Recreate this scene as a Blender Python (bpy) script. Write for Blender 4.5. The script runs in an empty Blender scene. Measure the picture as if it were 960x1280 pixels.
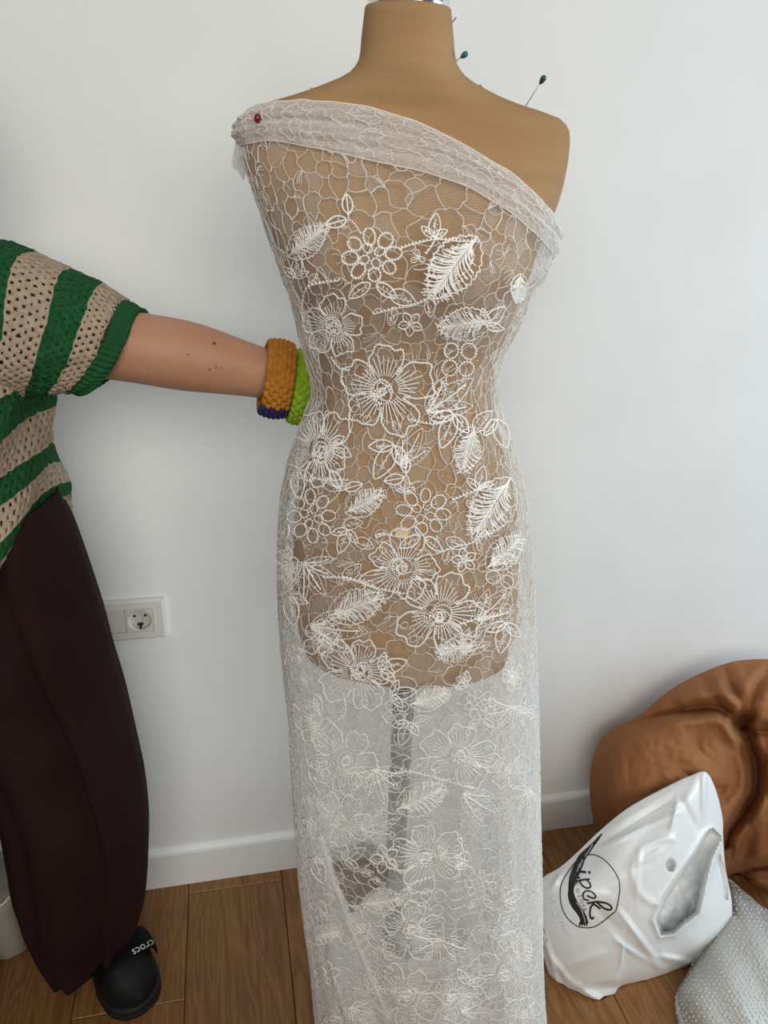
import bpy, bmesh, math, random
import numpy as np
from mathutils import Vector, Matrix, noise
from mathutils.bvhtree import BVHTree
from mathutils.geometry import delaunay_2d_cdt
random.seed(7); rng = np.random.default_rng(7)
scene = bpy.context.scene
R = math.radians
# ---------------------------------------------------------------- camera
PITCH, ROLL, YAW, CAMH, WALLY, FPX = R(23.11), R(1.984), R(12.684), 1.3938, 1.2385, 930.0
F = np.array([math.sin(YAW)*math.cos(PITCH), math.cos(YAW)*math.cos(PITCH), -math.sin(PITCH)])
R0 = np.array([math.cos(YAW), -math.sin(YAW), 0.0]); U0 = np.cross(R0, F)
RT = R0*math.cos(ROLL)+U0*math.sin(ROLL); UP = U0*math.cos(ROLL)-R0*math.sin(ROLL)
cd = bpy.data.cameras.new('camera'); cam = bpy.data.objects.new('camera', cd); scene.collection.objects.link(cam)
cd.sensor_fit = 'VERTICAL'; cd.sensor_height = 24.0; cd.lens = 24.0*FPX/1280.0; cd.clip_start = 0.02
cam.matrix_world = Matrix(((RT[0], UP[0], -F[0], 0), (RT[1], UP[1], -F[1], 0), (RT[2], UP[2], -F[2], CAMH), (0, 0, 0, 1)))
scene.camera = cam
# ---------------------------------------------------------------- light
scene.view_settings.view_transform = 'Standard'; scene.view_settings.look = 'None'
scene.view_settings.gamma = 1.0; scene.view_settings.exposure = 0.0
scene.cycles.transparent_max_bounces = 48; scene.cycles.max_bounces = 14; scene.cycles.diffuse_bounces = 10; scene.cycles.transmission_bounces = 10
scene.cycles.use_denoising = True
world = bpy.data.worlds.new('room_light'); scene.world = world; world.use_nodes = True
bg = world.node_tree.nodes['Background']; bg.inputs[0].default_value = (1.0, 0.985, 0.94, 1); bg.inputs[1].default_value = 0.10
def area(name, loc, target, sx, sy, power, col):
    l = bpy.data.lights.new(name, 'AREA'); l.shape = 'RECTANGLE'; l.size = sx; l.size_y = sy; l.energy = power; l.color = col
    o = bpy.data.objects.new(name, l); scene.collection.objects.link(o); o.location = loc
    o.rotation_euler = (Vector(target)-Vector(loc)).to_track_quat('-Z', 'Y').to_euler(); return o
area('window_daylight', (2.6, 0.3, 1.3), (0.3, 1.1, 0.6), 1.2, 1.7, 37, (0.70, 0.87, 1.0))
area('room_bounce', (0.05, -1.6, 2.1), (0.1, 1.2, 1.1), 2.4, 1.4, 50, (1.0, 0.965, 0.885))
area('ceiling_bounce', (-0.15, 0.30, 2.62), (-0.15, 0.75, 0.0), 3.0, 0.9, 3, (1.0, 0.985, 0.93))
# ---------------------------------------------------------------- helpers
EX = np.array([math.cos(YAW), -math.sin(YAW), 0.0]); EY = np.array([math.sin(YAW), math.cos(YAW), 0.0])
CAM = np.array([0, 0, CAMH])
def V2W(p):                      # room coordinates (right, away, up) seen from where the photographer stands -> world
    p = np.asarray(p, float); return p[..., 0:1]*EX + p[..., 1:2]*EY + p[..., 2:3]*np.array([0, 0, 1.0])
def ray(x, y): return F + RT*((x-480)/FPX) + UP*((640-y)/FPX)
def pix(x, y, D):                # point at distance D in front of the photographer
    d = ray(x, y); P = d*(D/(d@EY)); return np.array([P@EX, D, P[2]+CAMH])
def pixf(x, y, z=0.0):           # point on the floor
    d = ray(x, y); P = d*((z-CAMH)/d[2]); return np.array([P@EX, P@EY, z])
def pixw(x, y):                  # point on the back wall, world
    d = ray(x, y); return d*(WALLY/d[1]) + CAM
def toPix(P):                    # world -> photo
    q = np.asarray(P)-CAM; w = q@F; return np.stack([480+FPX*(q@RT)/w, 640-FPX*(q@UP)/w], -1)
COL = scene.collection
def empty(name, loc, label, cat, group=None):
    o = bpy.data.objects.new(name, None); COL.objects.link(o); o.location = loc; o.empty_display_size = 0.05
    o['label'] = label; o['category'] = cat
    if group: o['group'] = group
    return o
def rootloc(p):
    l = Vector((0, 0, 0))
    while p is not None: l = l + p.location; p = p.parent
    return np.array(l)
def obj(name, verts, faces, mat, parent=None, smooth=True, mi=None, kind=None, loc=None, label=None):
    verts = np.asarray(verts, float).reshape(-1, 3)
    if parent is not None: off = rootloc(parent)
    elif loc is not None: off = np.array(loc, float)
    else: off = np.zeros(3)
    me = bpy.data.meshes.new(name); me.from_pydata((verts-off).tolist(), [], [list(map(int, f)) for f in faces] if not isinstance(faces, np.ndarray) else faces.tolist())
    mats = mat if isinstance(mat, (list, tuple)) else [mat]
    for m in mats: me.materials.append(m)
    if mi is not None: me.polygons.foreach_set('material_index', np.asarray(mi, np.int32))
    if smooth: me.polygons.foreach_set('use_smooth', np.ones(len(me.polygons), bool))
    me.update(); o = bpy.data.objects.new(name, me); COL.objects.link(o)
    if parent is not None: o.parent = parent
    elif loc is not None: o.location = loc
    if kind: o['kind'] = kind
    if label: o['label'] = label
    return o
def thing(o, label, cat, group=None):
    o['label'] = label; o['category'] = cat
    if group: o['group'] = group
    return o
class MB:                        # collects vertices and faces
    def __init__(s): s.v = []; s.f = []; s.m = []; s.n = 0
    def add(s, v, f, m=0):
        v = np.asarray(v, float).reshape(-1, 3); s.v.append(v); n = s.n
        for a in f: s.f.append([int(i)+n for i in a]); s.m.append(m)
        s.n += len(v)
    def build(s, name, mat, parent=None, **k):
        return obj(name, np.concatenate(s.v), s.f, mat, parent, mi=s.m if isinstance(mat, (list, tuple)) else None, **k)
def gridfaces(nr, nc, wrap=False, off=0):
    f = []; e = nc if wrap else nc-1
    i, j = np.meshgrid(np.arange(nr-1), np.arange(e), indexing='ij'); j2 = (j+1) % nc
    return (np.stack([i*nc+j, i*nc+j2, (i+1)*nc+j2, (i+1)*nc+j], -1).reshape(-1, 4)+off)
def box(c0, c1):
    (a, b, c), (d, e, f) = c0, c1
    v = [(a,b,c),(d,b,c),(d,e,c),(a,e,c),(a,b,f),(d,b,f),(d,e,f),(a,e,f)]
    return v, [(0,3,2,1),(4,5,6,7),(0,1,5,4),(1,2,6,5),(2,3,7,6),(3,0,4,7)]
def bevel(o, w, seg=2, angle=40):
    m = o.modifiers.new('bevel', 'BEVEL'); m.width = w; m.segments = seg; m.limit_method = 'ANGLE'; m.angle_limit = R(angle); return o
def subsurf(o, n=1):
    m = o.modifiers.new('subsurf', 'SUBSURF'); m.levels = n; m.render_levels = n; return o
def solidify(o, t, off=0.0):
    m = o.modifiers.new('thickness', 'SOLIDIFY'); m.thickness = t; m.offset = off; return o
def tubes(P, r, sides=3, nrm=None):   # P: (E,S,3) equal-length polylines -> verts, faces
    P = np.asarray(P, float); E, S, _ = P.shape
    T = np.gradient(P, axis=1) if S > 2 else np.repeat((P[:, 1:]-P[:, :1]), 2, 1)
    T /= np.linalg.norm(T, axis=2, keepdims=True)+1e-12
    a = np.broadcast_to(np.array([0.31, -0.9, 0.3]) if nrm is None else nrm, T.shape)
    B = np.cross(T, a); B /= np.linalg.norm(B, axis=2, keepdims=True)+1e-12; N = np.cross(B, T)
    th = np.arange(sides)*2*math.pi/sides
    rr = np.asarray(r, float)
    if rr.ndim == 1 and len(rr) == S: rr = rr[None, :, None, None]
    elif rr.ndim == 1: rr = rr[:, None, None, None]
    V = P[:, :, None, :] + rr*(np.cos(th)[None, None, :, None]*N[:, :, None, :] + np.sin(th)[None, None, :, None]*B[:, :, None, :])
    base = gridfaces(S, sides, True)
    fa = (np.arange(E)*S*sides)[:, None, None] + base[None]
    return V.reshape(-1, 3), fa.reshape(-1, 4)
def tube1(pts, r, sides=6):
    pts = np.asarray(pts, float)
    V, f = tubes(pts[None], r if np.ndim(r) == 0 else np.asarray(r), sides)
    n = len(pts); f = f.tolist(); f.append(list(range(sides))[::-1]); f.append([(n-1)*sides+i for i in range(sides)]); return V, f
bm0 = bmesh.new(); bmesh.ops.create_icosphere(bm0, subdivisions=1, radius=1.0)
ICO_V = np.array([v.co[:] for v in bm0.verts]); ICO_F = np.array([[v.index for v in f.verts] for f in bm0.faces]); bm0.free()
bm0 = bmesh.new(); bmesh.ops.create_icosphere(bm0, subdivisions=3, radius=1.0)
BALL_V = np.array([v.co[:] for v in bm0.verts]); BALL_F = [[v.index for v in f.verts] for f in bm0.faces]; bm0.free()
def beads(C, r):
    C = np.asarray(C, float).reshape(-1, 3); r = np.broadcast_to(np.asarray(r, float), (len(C),))
    V = C[:, None, :] + r[:, None, None]*ICO_V[None]
    return V.reshape(-1, 3), (ICO_F[None]+(np.arange(len(C))*len(ICO_V))[:, None, None]).reshape(-1, 3)
def lerp(a, b, t): return a+(b-a)*t
def sstep(a, b, x):
    t = np.clip((np.asarray(x, float)-a)/(b-a), 0, 1); return t*t*(3-2*t)
def smooth_poly(pts, n, closed=False):
    p = np.asarray(pts, float); m = len(p)
    if closed: p = np.concatenate([p[-1:], p, p[:2]])
    else: p = np.concatenate([2*p[:1]-p[1:2], p, 2*p[-1:]-p[-2:-1]])
    k = m if closed else m-1; t = np.linspace(0, k, n, endpoint=not closed); i = np.minimum(t.astype(int), k-1); u = (t-i)[:, None]
    a, b, c, d = p[i], p[i+1], p[i+2], p[i+3]
    return 0.5*((2*b)+(-a+c)*u+(2*a-5*b+4*c-d)*u*u+(-a+3*b-3*c+d)*u**3)
def resample(p, n):
    p = np.asarray(p, float); d = np.r_[0, np.cumsum(np.linalg.norm(np.diff(p, axis=0), axis=1))]
    t = np.linspace(0, d[-1], n); return np.stack([np.interp(t, d, p[:, k]) for k in range(p.shape[1])], 1)
def inpoly(P, poly):
    P = np.asarray(P, float); poly = np.asarray(poly, float); c = np.zeros(P.shape[:-1], bool); x, y = P[..., 0], P[..., 1]; j = len(poly)-1
    for i in range(len(poly)):
        xi, yi = poly[i]; xj, yj = poly[j]
        c ^= ((yi > y) != (yj > y)) & (x < (xj-xi)*(y-yi)/(yj-yi+1e-12)+xi); j = i
    return c
def nz(p, s=1.0, o=0.0): return noise.noise(Vector((p[0]*s+o, p[1]*s-o*0.7, p[2]*s+o*1.3)))
# ---------------------------------------------------------------- materials
def mat(name, col, rough=0.6, metal=0.0, spec=0.5):
    m = bpy.data.materials.new(name); m.use_nodes = True; b = m.node_tree.nodes['Principled BSDF']
    b.inputs['Base Color'].default_value = (*col, 1); b.inputs['Roughness'].default_value = rough; b.inputs['Metallic'].default_value = metal
    b.inputs['Specular IOR Level'].default_value = spec; return m
def nodes(m): return m.node_tree.nodes, m.node_tree.links, m.node_tree.nodes['Principled BSDF']
def add_noise(m, c2, scale=20, detail=4, bump=0.0, bscale=None, stretch=(1, 1, 1), lo=0.35, hi=0.65, dist=0.002, coords='Object'):
    n, l, b = nodes(m); c1 = tuple(b.inputs['Base Color'].default_value)
    tc = n.new('ShaderNodeTexCoord'); mp = n.new('ShaderNodeMapping'); mp.inputs['Scale'].default_value = stretch
    l.new(tc.outputs[coords], mp.inputs[0]); t = n.new('ShaderNodeTexNoise'); t.inputs['Scale'].default_value = scale; t.inputs['Detail'].default_value = detail
    l.new(mp.outputs[0], t.inputs['Vector']); r = n.new('ShaderNodeValToRGB'); r.color_ramp.elements[0].position = lo; r.color_ramp.elements[1].position = hi
    r.color_ramp.elements[0].color = c1; r.color_ramp.elements[1].color = (*c2, 1); l.new(t.outputs['Fac'], r.inputs[0]); l.new(r.outputs[0], b.inputs['Base Color'])
    if bump:
        t2 = n.new('ShaderNodeTexNoise'); t2.inputs['Scale'].default_value = bscale or scale*4; t2.inputs['Detail'].default_value = 3; l.new(mp.outputs[0], t2.inputs['Vector'])
        bp = n.new('ShaderNodeBump'); bp.inputs['Strength'].default_value = bump; bp.inputs['Distance'].default_value = dist; l.new(t2.outputs['Fac'], bp.inputs['Height']); l.new(bp.outputs[0], b.inputs['Normal'])
    return m
def add_weave(m, scale, strength=0.3, dist=0.0006):      # two crossed waves as fine cloth relief
    n, l, b = nodes(m); tc = n.new('ShaderNodeTexCoord'); hs = []
    for d in ('X', 'Z'):
        w = n.new('ShaderNodeTexWave'); w.bands_direction = d; w.inputs['Scale'].default_value = scale; w.inputs['Distortion'].default_value = 0.6; w.inputs['Detail'].default_value = 1
        l.new(tc.outputs['Object'], w.inputs['Vector']); hs.append(w)
    a = n.new('ShaderNodeMath'); a.operation = 'ADD'; l.new(hs[0].outputs['Fac'], a.inputs[0]); l.new(hs[1].outputs['Fac'], a.inputs[1])
    bp = n.new('ShaderNodeBump'); bp.inputs['Strength'].default_value = strength; bp.inputs['Distance'].default_value = dist; l.new(a.outputs[0], bp.inputs['Height']); l.new(bp.outputs[0], b.inputs['Normal']); return m
def sheer(name, col, cover, holes=0.0, scale=430.0, edge=0.5):     # net: thread coverage with tiny holes, denser when seen at a slant
    m = bpy.data.materials.new(name); m.use_nodes = True; n = m.node_tree.nodes; l = m.node_tree.links; n.clear()
    out = n.new('ShaderNodeOutputMaterial'); mix = n.new('ShaderNodeMixShader'); tr = n.new('ShaderNodeBsdfTransparent')
    d = n.new('ShaderNodeBsdfDiffuse'); d.inputs[0].default_value = (*col, 1); t = n.new('ShaderNodeBsdfTranslucent'); t.inputs[0].default_value = (*col, 1)
    dm = n.new('ShaderNodeMixShader'); dm.inputs[0].default_value = 0.35; l.new(d.outputs[0], dm.inputs[1]); l.new(t.outputs[0], dm.inputs[2])
    lw = n.new('ShaderNodeLayerWeight'); lw.inputs['Blend'].default_value = 0.35
    e = n.new('ShaderNodeMath'); e.operation = 'MULTIPLY_ADD'; e.inputs[1].default_value = edge; e.inputs[2].default_value = cover; l.new(lw.outputs['Facing'], e.inputs[0])
    src = e
    if holes:
        tc = n.new('ShaderNodeTexCoord'); v = n.new('ShaderNodeTexVoronoi'); v.inputs['Scale'].default_value = scale; v.inputs['Randomness'].default_value = 0.25; l.new(tc.outputs['Object'], v.inputs['Vector'])
        mr = n.new('ShaderNodeMapRange'); mr.inputs[1].default_value = 0.25; mr.inputs[2].default_value = 0.6; mr.inputs[3].default_value = 1-holes; mr.inputs[4].default_value = 1+holes; l.new(v.outputs['Distance'], mr.inputs[0])
        mu = n.new('ShaderNodeMath'); mu.operation = 'MULTIPLY'; mu.use_clamp = True; l.new(e.outputs[0], mu.inputs[0]); l.new(mr.outputs[0], mu.inputs[1]); src = mu
    l.new(src.outputs[0], mix.inputs[0]); l.new(tr.outputs[0], mix.inputs[1]); l.new(dm.outputs[0], mix.inputs[2]); l.new(mix.outputs[0], out.inputs[0]); return m
M = {}
M['wall'] = add_noise(mat('wall_paint', (0.80, 0.80, 0.79), 0.7), (0.83, 0.83, 0.82), 6, 4, 0.08, 260, dist=0.001)
M['trim'] = mat('trim_paint', (0.82, 0.82, 0.81), 0.45)
M['tulle'] = sheer('tulle_net', (0.93, 0.92, 0.905), 0.055, 0.55, edge=0.45)
M['tulle2'] = sheer('tulle_net_doubled', (0.94, 0.935, 0.925), 0.42, 0.25, edge=0.35)
M['tullefill'] = sheer('petal_net', (0.90, 0.88, 0.85), 0.13, 0.2, 700, edge=0.10)
M['thread'] = mat('white_thread', (0.97, 0.955, 0.93), 0.6)
M['cord'] = sheer('fine_cord', (0.985, 0.965, 0.935), 0.95, edge=0.1)
M['bead'] = mat('glass_bead', (0.95, 0.93, 0.90), 0.16, 0.0, 0.8)
M['sequin'] = mat('sequin', (0.97, 0.97, 1.0), 0.12, 0.55)
M['form'] = add_weave(add_noise(mat('dress_form_linen', (0.375, 0.228, 0.112), 0.85, spec=0.15), (0.41, 0.255, 0.13), 9, 5, stretch=(1, 1, 6)), 180, 0.25)
M['chrome'] = mat('chrome', (0.75, 0.76, 0.78), 0.18, 1.0)
M['pole'] = mat('grey_pole', (0.10, 0.10, 0.105), 0.35, 0.5)
M['rubber'] = mat('black_rubber', (0.012, 0.012, 0.012), 0.6)
M['steel'] = mat('pin_steel', (0.35, 0.34, 0.33), 0.35, 0.9)
M['patch'] = mat('pale_glow_disc', (0.66, 0.50, 0.24), 0.5)  # pale yellow standing in for a soft glow on the belly
# ---------------------------------------------------------------- room
def wallpts(): return None
v, f = box((-2.2, WALLY, 0), (2.6, WALLY+0.12, 2.7)); w = obj('wall_back', v, f, M['wall'], smooth=False); w['kind'] = 'structure'
bb = MB(); prof = [(0, 0), (-0.013, 0), (-0.013, 0.088), (-0.011, 0.094), (-0.006, 0.0985), (-0.003, 0.1), (0, 0.1)]
pv = [(x, WALLY+p[0], p[1]) for x in (-2.2, 2.6) for p in prof]; k = len(prof)
bb.add(pv, [(i, i+1, k+i+1, k+i) for i in range(k-1)]+[tuple(range(k))[::-1], tuple(range(k, 2*k))])
b = bb.build('baseboard_back', M['trim'], smooth=False); b['kind'] = 'structure'
# planks
def wood():
    m = mat('oak_laminate', (0.3, 0.15, 0.06), 0.42, spec=0.4); n, l, b = nodes(m)
    tc = n.new('ShaderNodeTexCoord'); oi = n.new('ShaderNodeObjectInfo'); mp = n.new('ShaderNodeMapping'); mp.inputs['Scale'].default_value = (9, 0.9, 1)
    vm = n.new('ShaderNodeVectorMath'); vm.operation = 'ADD'; cx = n.new('ShaderNodeCombineXYZ'); mu = n.new('ShaderNodeMath'); mu.operation = 'MULTIPLY'; mu.inputs[1].default_value = 37
    l.new(oi.outputs['Random'], mu.inputs[0]); l.new(mu.outputs[0], cx.inputs[0]); l.new(mu.outputs[0], cx.inputs[1]); l.new(tc.outputs['Object'], mp.inputs[0]); l.new(mp.outputs[0], vm.inputs[0]); l.new(cx.outputs[0], vm.inputs[1])
    t = n.new('ShaderNodeTexNoise'); t.inputs['Scale'].default_value = 2.2; t.inputs['Detail'].default_value = 3; t.inputs['Distortion'].default_value = 0.9; l.new(vm.outputs[0], t.inputs['Vector'])
    s = n.new('ShaderNodeMath'); s.operation = 'MULTIPLY'; s.inputs[1].default_value = 9; l.new(t.outputs['Fac'], s.inputs[0]); fr = n.new('ShaderNodeMath'); fr.operation = 'PINGPONG'; fr.inputs[1].default_value = 0.5; l.new(s.outputs[0], fr.inputs[0])
    mp2 = n.new('ShaderNodeMapping'); mp2.inputs['Scale'].default_value = (150, 5, 1); l.new(tc.outputs['Object'], mp2.inputs[0]); t2 = n.new('ShaderNodeTexNoise'); t2.inputs['Scale'].default_value = 1.5; t2.inputs['Detail'].default_value = 4; l.new(mp2.outputs[0], t2.inputs['Vector'])
    ad = n.new('ShaderNodeMath'); ad.operation = 'MULTIPLY_ADD'; ad.inputs[1].default_value = 0.75; l.new(t2.outputs['Fac'], ad.inputs[0]); l.new(fr.outputs[0], ad.inputs[2])
    r = n.new('ShaderNodeValToRGB'); r.color_ramp.elements[0].position = 0.2; r.color_ramp.elements[1].position = 0.95; r.color_ramp.elements[0].color = (0.165, 0.066, 0.020, 1); r.color_ramp.elements[1].color = (0.30, 0.142, 0.050, 1); l.new(ad.outputs[0], r.inputs[0])
    hs = n.new('ShaderNodeHueSaturation'); mv = n.new('ShaderNodeMapRange'); mv.inputs[3].default_value = 0.85; mv.inputs[4].default_value = 1.15; l.new(oi.outputs['Random'], mv.inputs[0]); l.new(mv.outputs[0], hs.inputs['Value']); l.new(r.outputs[0], hs.inputs['Color']); l.new(hs.outputs[0], b.inputs['Base Color'])
    bp = n.new('ShaderNodeBump'); bp.inputs['Strength'].default_value = 0.15; bp.inputs['Distance'].default_value = 0.0006; l.new(ad.outputs[0], bp.inputs['Height']); l.new(bp.outputs[0], b.inputs['Normal']); return m
M['wood'] = wood()
v, f = box((-2.2, -1.2, -0.05), (2.6, WALLY, -0.008)); fl = obj('floor', v, f, mat('subfloor', (0.03, 0.018, 0.01), 0.8), smooth=False); fl['kind'] = 'structure'
PW = 0.2; joints = {0: [1.2], -1: [0.968], 1: [0.70], 2: [1.05], 3: [0.62], 4: [0.9], -2: [0.76], -3: [1.1]}
def plank(x0, x1, y0, y1):
    g = 0.0006; h = 0.0012
    v = [(x0+g, y0+g, -0.008), (x1-g, y0+g, -0.008), (x1-g, y1-g, -0.008), (x0+g, y1-g, -0.008), (x0+g, y0+g, -h), (x1-g, y0+g, -h), (x1-g, y1-g, -h), (x0+g, y1-g, -h),
         (x0+g+h, y0+g+h, 0), (x1-g-h, y0+g+h, 0), (x1-g-h, y1-g-h, 0), (x0+g+h, y1-g-h, 0)]
    fc = [(0, 1, 5, 4), (1, 2, 6, 5), (2, 3, 7, 6), (3, 0, 4, 7), (4, 5, 9, 8), (5, 6, 10, 9), (6, 7, 11, 10), (7, 4, 8, 11), (8, 9, 10, 11)]
    obj('plank', v, fc, M['wood'], fl, smooth=False)
for i in range(-6, 8):
    x0 = -0.131+PW*i; j = joints.get(i, [0.3+0.37*(i % 3)])[0]; ys = [-1.2, j-1.25, j, WALLY-0.002]
    for a, c in zip(ys[:-1], ys[1:]):
        if c > 0.1 and c-a > 0.004: plank(x0, x0+PW, max(a, -0.4), c)
# ---------------------------------------------------------------- wall outlet
out_c = pixw(150, 771)
pa = pixw(204.5, 745)[0]; zc = 0.668; HP = 0.082
ow = empty('wall_outlet', (pa-0.06, WALLY, zc), 'white wall socket plate with one round socket beside the maroon trousers', 'wall outlet')
M['plastic'] = mat('ivory_plastic', (0.70, 0.68, 0.63), 0.35); M['plastic2'] = mat('ivory_module', (0.66, 0.645, 0.60), 0.3)
zt = pixw(204, 745)[2]; zb = pixw(209, 793)[2]; xr = pa; xl = xr-0.122
hz = (zt+zb)/2; ih = 0.0235
xm0, xm1 = xr-0.100, xr-0.020
def rect4(a, c, d, e, y): return [(a, y, d), (c, y, d), (c, y, e), (a, y, e)]
loops = [rect4(xl, xr, zb, zt, WALLY-0.0005), rect4(xl, xr, zb, zt, WALLY-0.007), rect4(xl+.0015, xr-.0015, zb+.0015, zt-.0015, WALLY-0.0092), rect4(xl+.004, xr-.004, zb+.004, zt-.004, WALLY-0.0102), rect4(xm0, xm1, hz-ih, hz+ih, WALLY-0.0102), rect4(xm0, xm1, hz-ih, hz+ih, WALLY-0.0008), rect4(xl+.003, xr-.003, zb+.003, zt-.003, WALLY-0.0006)]
obj('plate', np.concatenate(loops), gridfaces(7, 4, True), M['plastic'], ow, smooth=False)
fr = MB()
for (a, c, d, e) in ((xm0-0.002, xm1+0.002, hz+ih, hz+ih+0.0022), (xm0-0.002, xm1+0.002, hz-ih-0.0022, hz-ih), (xm0-0.0022, xm0, hz-ih, hz+ih), (xm1, xm1+0.0022, hz-ih, hz+ih)):
    fr.add(*box((a, WALLY-0.0116, d), (c, WALLY-0.0095, e)))
fr.build('inner_frame', M['plastic'], ow, smooth=False)
xs = xm0+0.031
o = obj('blank_module', *box((xm0+0.0006, WALLY-0.0112, hz-ih+0.0006), (xs-0.0006, WALLY-0.0095, hz+ih-0.0006)), M['plastic2'], ow, smooth=False); bevel(o, 0.0005, 1)
# socket with a recessed round well
sm = MB(); cxs = (xs+xm1)/2; N = 40; th = np.arange(N)*2*math.pi/N; rad = 0.0208
sq = np.stack([cxs+np.clip(np.cos(th)*1.5, -1, 1)*(xm1-xs)/2*0.985, np.full(N, WALLY-0.0112), hz+np.clip(np.sin(th)*1.5, -1, 1)*ih*0.975], 1)
rings = [sq]+[np.stack([cxs+np.cos(th)*r, np.full(N, WALLY-y), hz+np.sin(th)*r], 1) for r, y in ((rad, 0.0112), (rad-0.0008, 0.0102), (rad-0.0016, 0.0021), (0.001, 0.0021))]  # the well floor
rings = np.concatenate(rings); sf = gridfaces(5, N, True); sk = obj('socket', rings, sf, M['plastic2'], ow, smooth=False)
hm = MB()
for hx, hzz, r in ((-0.0095, 0.005, 0.0027), (0.0095, 0.005, 0.0027)):
    hm.add([(cxs+hx+r*math.cos(a), WALLY-0.0024, hz+hzz+r*math.sin(a)) for a in np.linspace(0, 2*math.pi, 14, endpoint=False)], [tuple(range(14))])
hm.build('contact_hole', M['rubber'], sk, smooth=False)
em = MB(); em.add(*box((cxs-0.005, WALLY-0.0075, hz-0.0125), (cxs+0.005, WALLY-0.0022, hz-0.0095))); em.add(*box((cxs-0.0016, WALLY-0.0095, hz-0.019), (cxs+0.0016, WALLY-0.0022, hz-0.012)))
em.build('earth_clip', M['rubber'], sk, smooth=False)
# ---------------------------------------------------------------- dress form
D0 = 0.88
BODY = [ # photo row, left edge, right edge, front depth, back depth
 (13,456,564,.042,.044),(48,452,567,.044,.046),(70,450,569,.047,.050),(84,446,573,.055,.057),(98,433,585,.055,.058),(110,407,607,.054,.058),(122,376,634,.053,.058),(132,345,666,.051,.058),
 (138,326,690,.049,.056),(146,311,704,.050,.057),(160,304,712,.054,.062),(192,306,710,.064,.074),(230,316,702,.078,.088),(261,327,691,.090,.092),(300,343,673,.099,.090),(335,356,661,.103,.085),(370,374,648,.098,.080),
 (400,388,636,.090,.076),(430,396,626,.084,.074),(460,402,618,.082,.073),(490,404,616,.083,.075),(520,400,620,.088,.080),(550,390,628,.096,.090),(580,380,636,.102,.100),(620,373,643,.106,.110),(660,369,646,.108,.114),(700,367,647,.108,.114),(750,370,645,.107,.110),(785,375,641,.104,.106),(800,380,637,.100,.102)]
def table(rows):
    t = []
    for y, a, c, bf, bk in rows:
        A = pix(a, y, D0); C = pix(c, y, D0); t.append(((A[2]+C[2])/2, (A[0]+C[0])/2, (C[0]-A[0])/2, bf, bk))
    t = smooth_poly(np.array(t)[::-1], 6*len(t)); t[:, 0] = np.maximum.accumulate(t[:, 0]+np.arange(len(t))*1e-7); return t.T      # ascending z
TB = table(BODY)
ZB = pix(503, 800, D0)[2]; ZBUST = pix(503, 318, D0-0.1)[2]
def sect(T, ph, z, n=2.35):
    cx, a, bf, bk = (np.interp(z, T[0], T[k]) for k in (1, 2, 3, 4))
    s, c = np.sin(ph), np.cos(ph); e = 2/n
    x = cx+a*np.sign(s)*np.abs(s)**e; d = np.where(c > 0, bf, bk)*np.sign(c)*np.abs(c)**e
    return x, d, cx, a
def body_pt(ph, z):
    x, d, cx, a = sect(TB, ph, z)
    bump = 0.024*np.exp(-((np.abs(x-cx)-0.070)/0.046)**2-((z-ZBUST)/0.062)**2)*sstep(0.0, 0.5, np.cos(ph))
    bel = 0.010*np.exp(-((x-cx)/0.07)**2-((z-pix(503, 640, D0)[2])/0.07)**2)*sstep(0, .5, np.cos(ph))
    return np.stack([x, D0-d-bump-bel, z+0*x], -1)
axw = V2W(np.array([TB[1][0], D0, 0.0]))
form = empty('dress_form', tuple(axw), 'tan linen covered dress form torso standing under the white lace', 'mannequin')
zz = np.concatenate([np.linspace(ZB, TB[0][-1], 130)]); ph = np.linspace(-math.pi, math.pi, 96, endpoint=False)
PH, ZZ = np.meshgrid(ph, zz); BP = body_pt(PH, ZZ); bv = BP.reshape(-1, 3); bf_ = gridfaces(len(zz), 96, True).tolist()
# rounded lower rim and flat underside, closed top
low = BP[0]; c0 = low.mean(0); n0 = len(bv); extra = []
for k, (s, dz) in enumerate(((0.985, -0.006), (0.95, -0.010), (0.0, -0.010))):
    extra.append(c0+(low-c0)*s+np.array([0, 0, dz]))
allv = np.concatenate([bv]+extra)
for k in range(3):
    a = 0 if k == 0 else n0+96*(k-1); b2 = n0+96*k
    bf_ += [(b2+j, b2+(j+1) % 96, a+(j+1) % 96, a+j) for j in range(96)]
top0 = 96*(len(zz)-1); bf_.append([top0+j for j in range(96)])
torso = obj('torso', V2W(allv), bf_, M['form'], form)
# neck cap, pole, base
def lathe(center, prof, n=32):
    th = np.arange(n)*2*math.pi/n; v = []
    for r, z in prof: v += [(center[0]+r*math.cos(t), center[1]+r*math.sin(t), z) for t in th]
    f = gridfaces(len(prof), n, True).tolist(); f.append(list(range(n))[::-1]); f.append([(len(prof)-1)*n+i for i in range(n)]); return v, f
ztop = TB[0][-1]; nc = V2W(np.array([TB[1][-1], D0, 0]))
obj('neck_cap', *lathe(nc, [(0.0405, ztop-0.002), (0.0412, ztop+0.001), (0.0408, ztop+0.008), (0.036, ztop+0.014), (0.012, ztop+0.022), (0.010, ztop+0.035), (0.016, ztop+0.045), (0.004, ztop+0.056)]), M['chrome'], form)
obj('pole', *lathe(axw, [(0.0155, 0.05), (0.0155, 0.45), (0.0155, ZB-0.005)], 24), M['pole'], form)
obj('pole_collar', *lathe(axw, [(0.0155, ZB-0.075), (0.024, ZB-0.072), (0.024, ZB-0.03), (0.030, ZB-0.026), (0.030, ZB-0.009)], 24), M['pole'], form)
obj('base_hub', *lathe(axw, [(0.030, 0.030), (0.034, 0.034), (0.034, 0.075), (0.022, 0.09), (0.016, 0.10)], 24), M['pole'], form)
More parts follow.
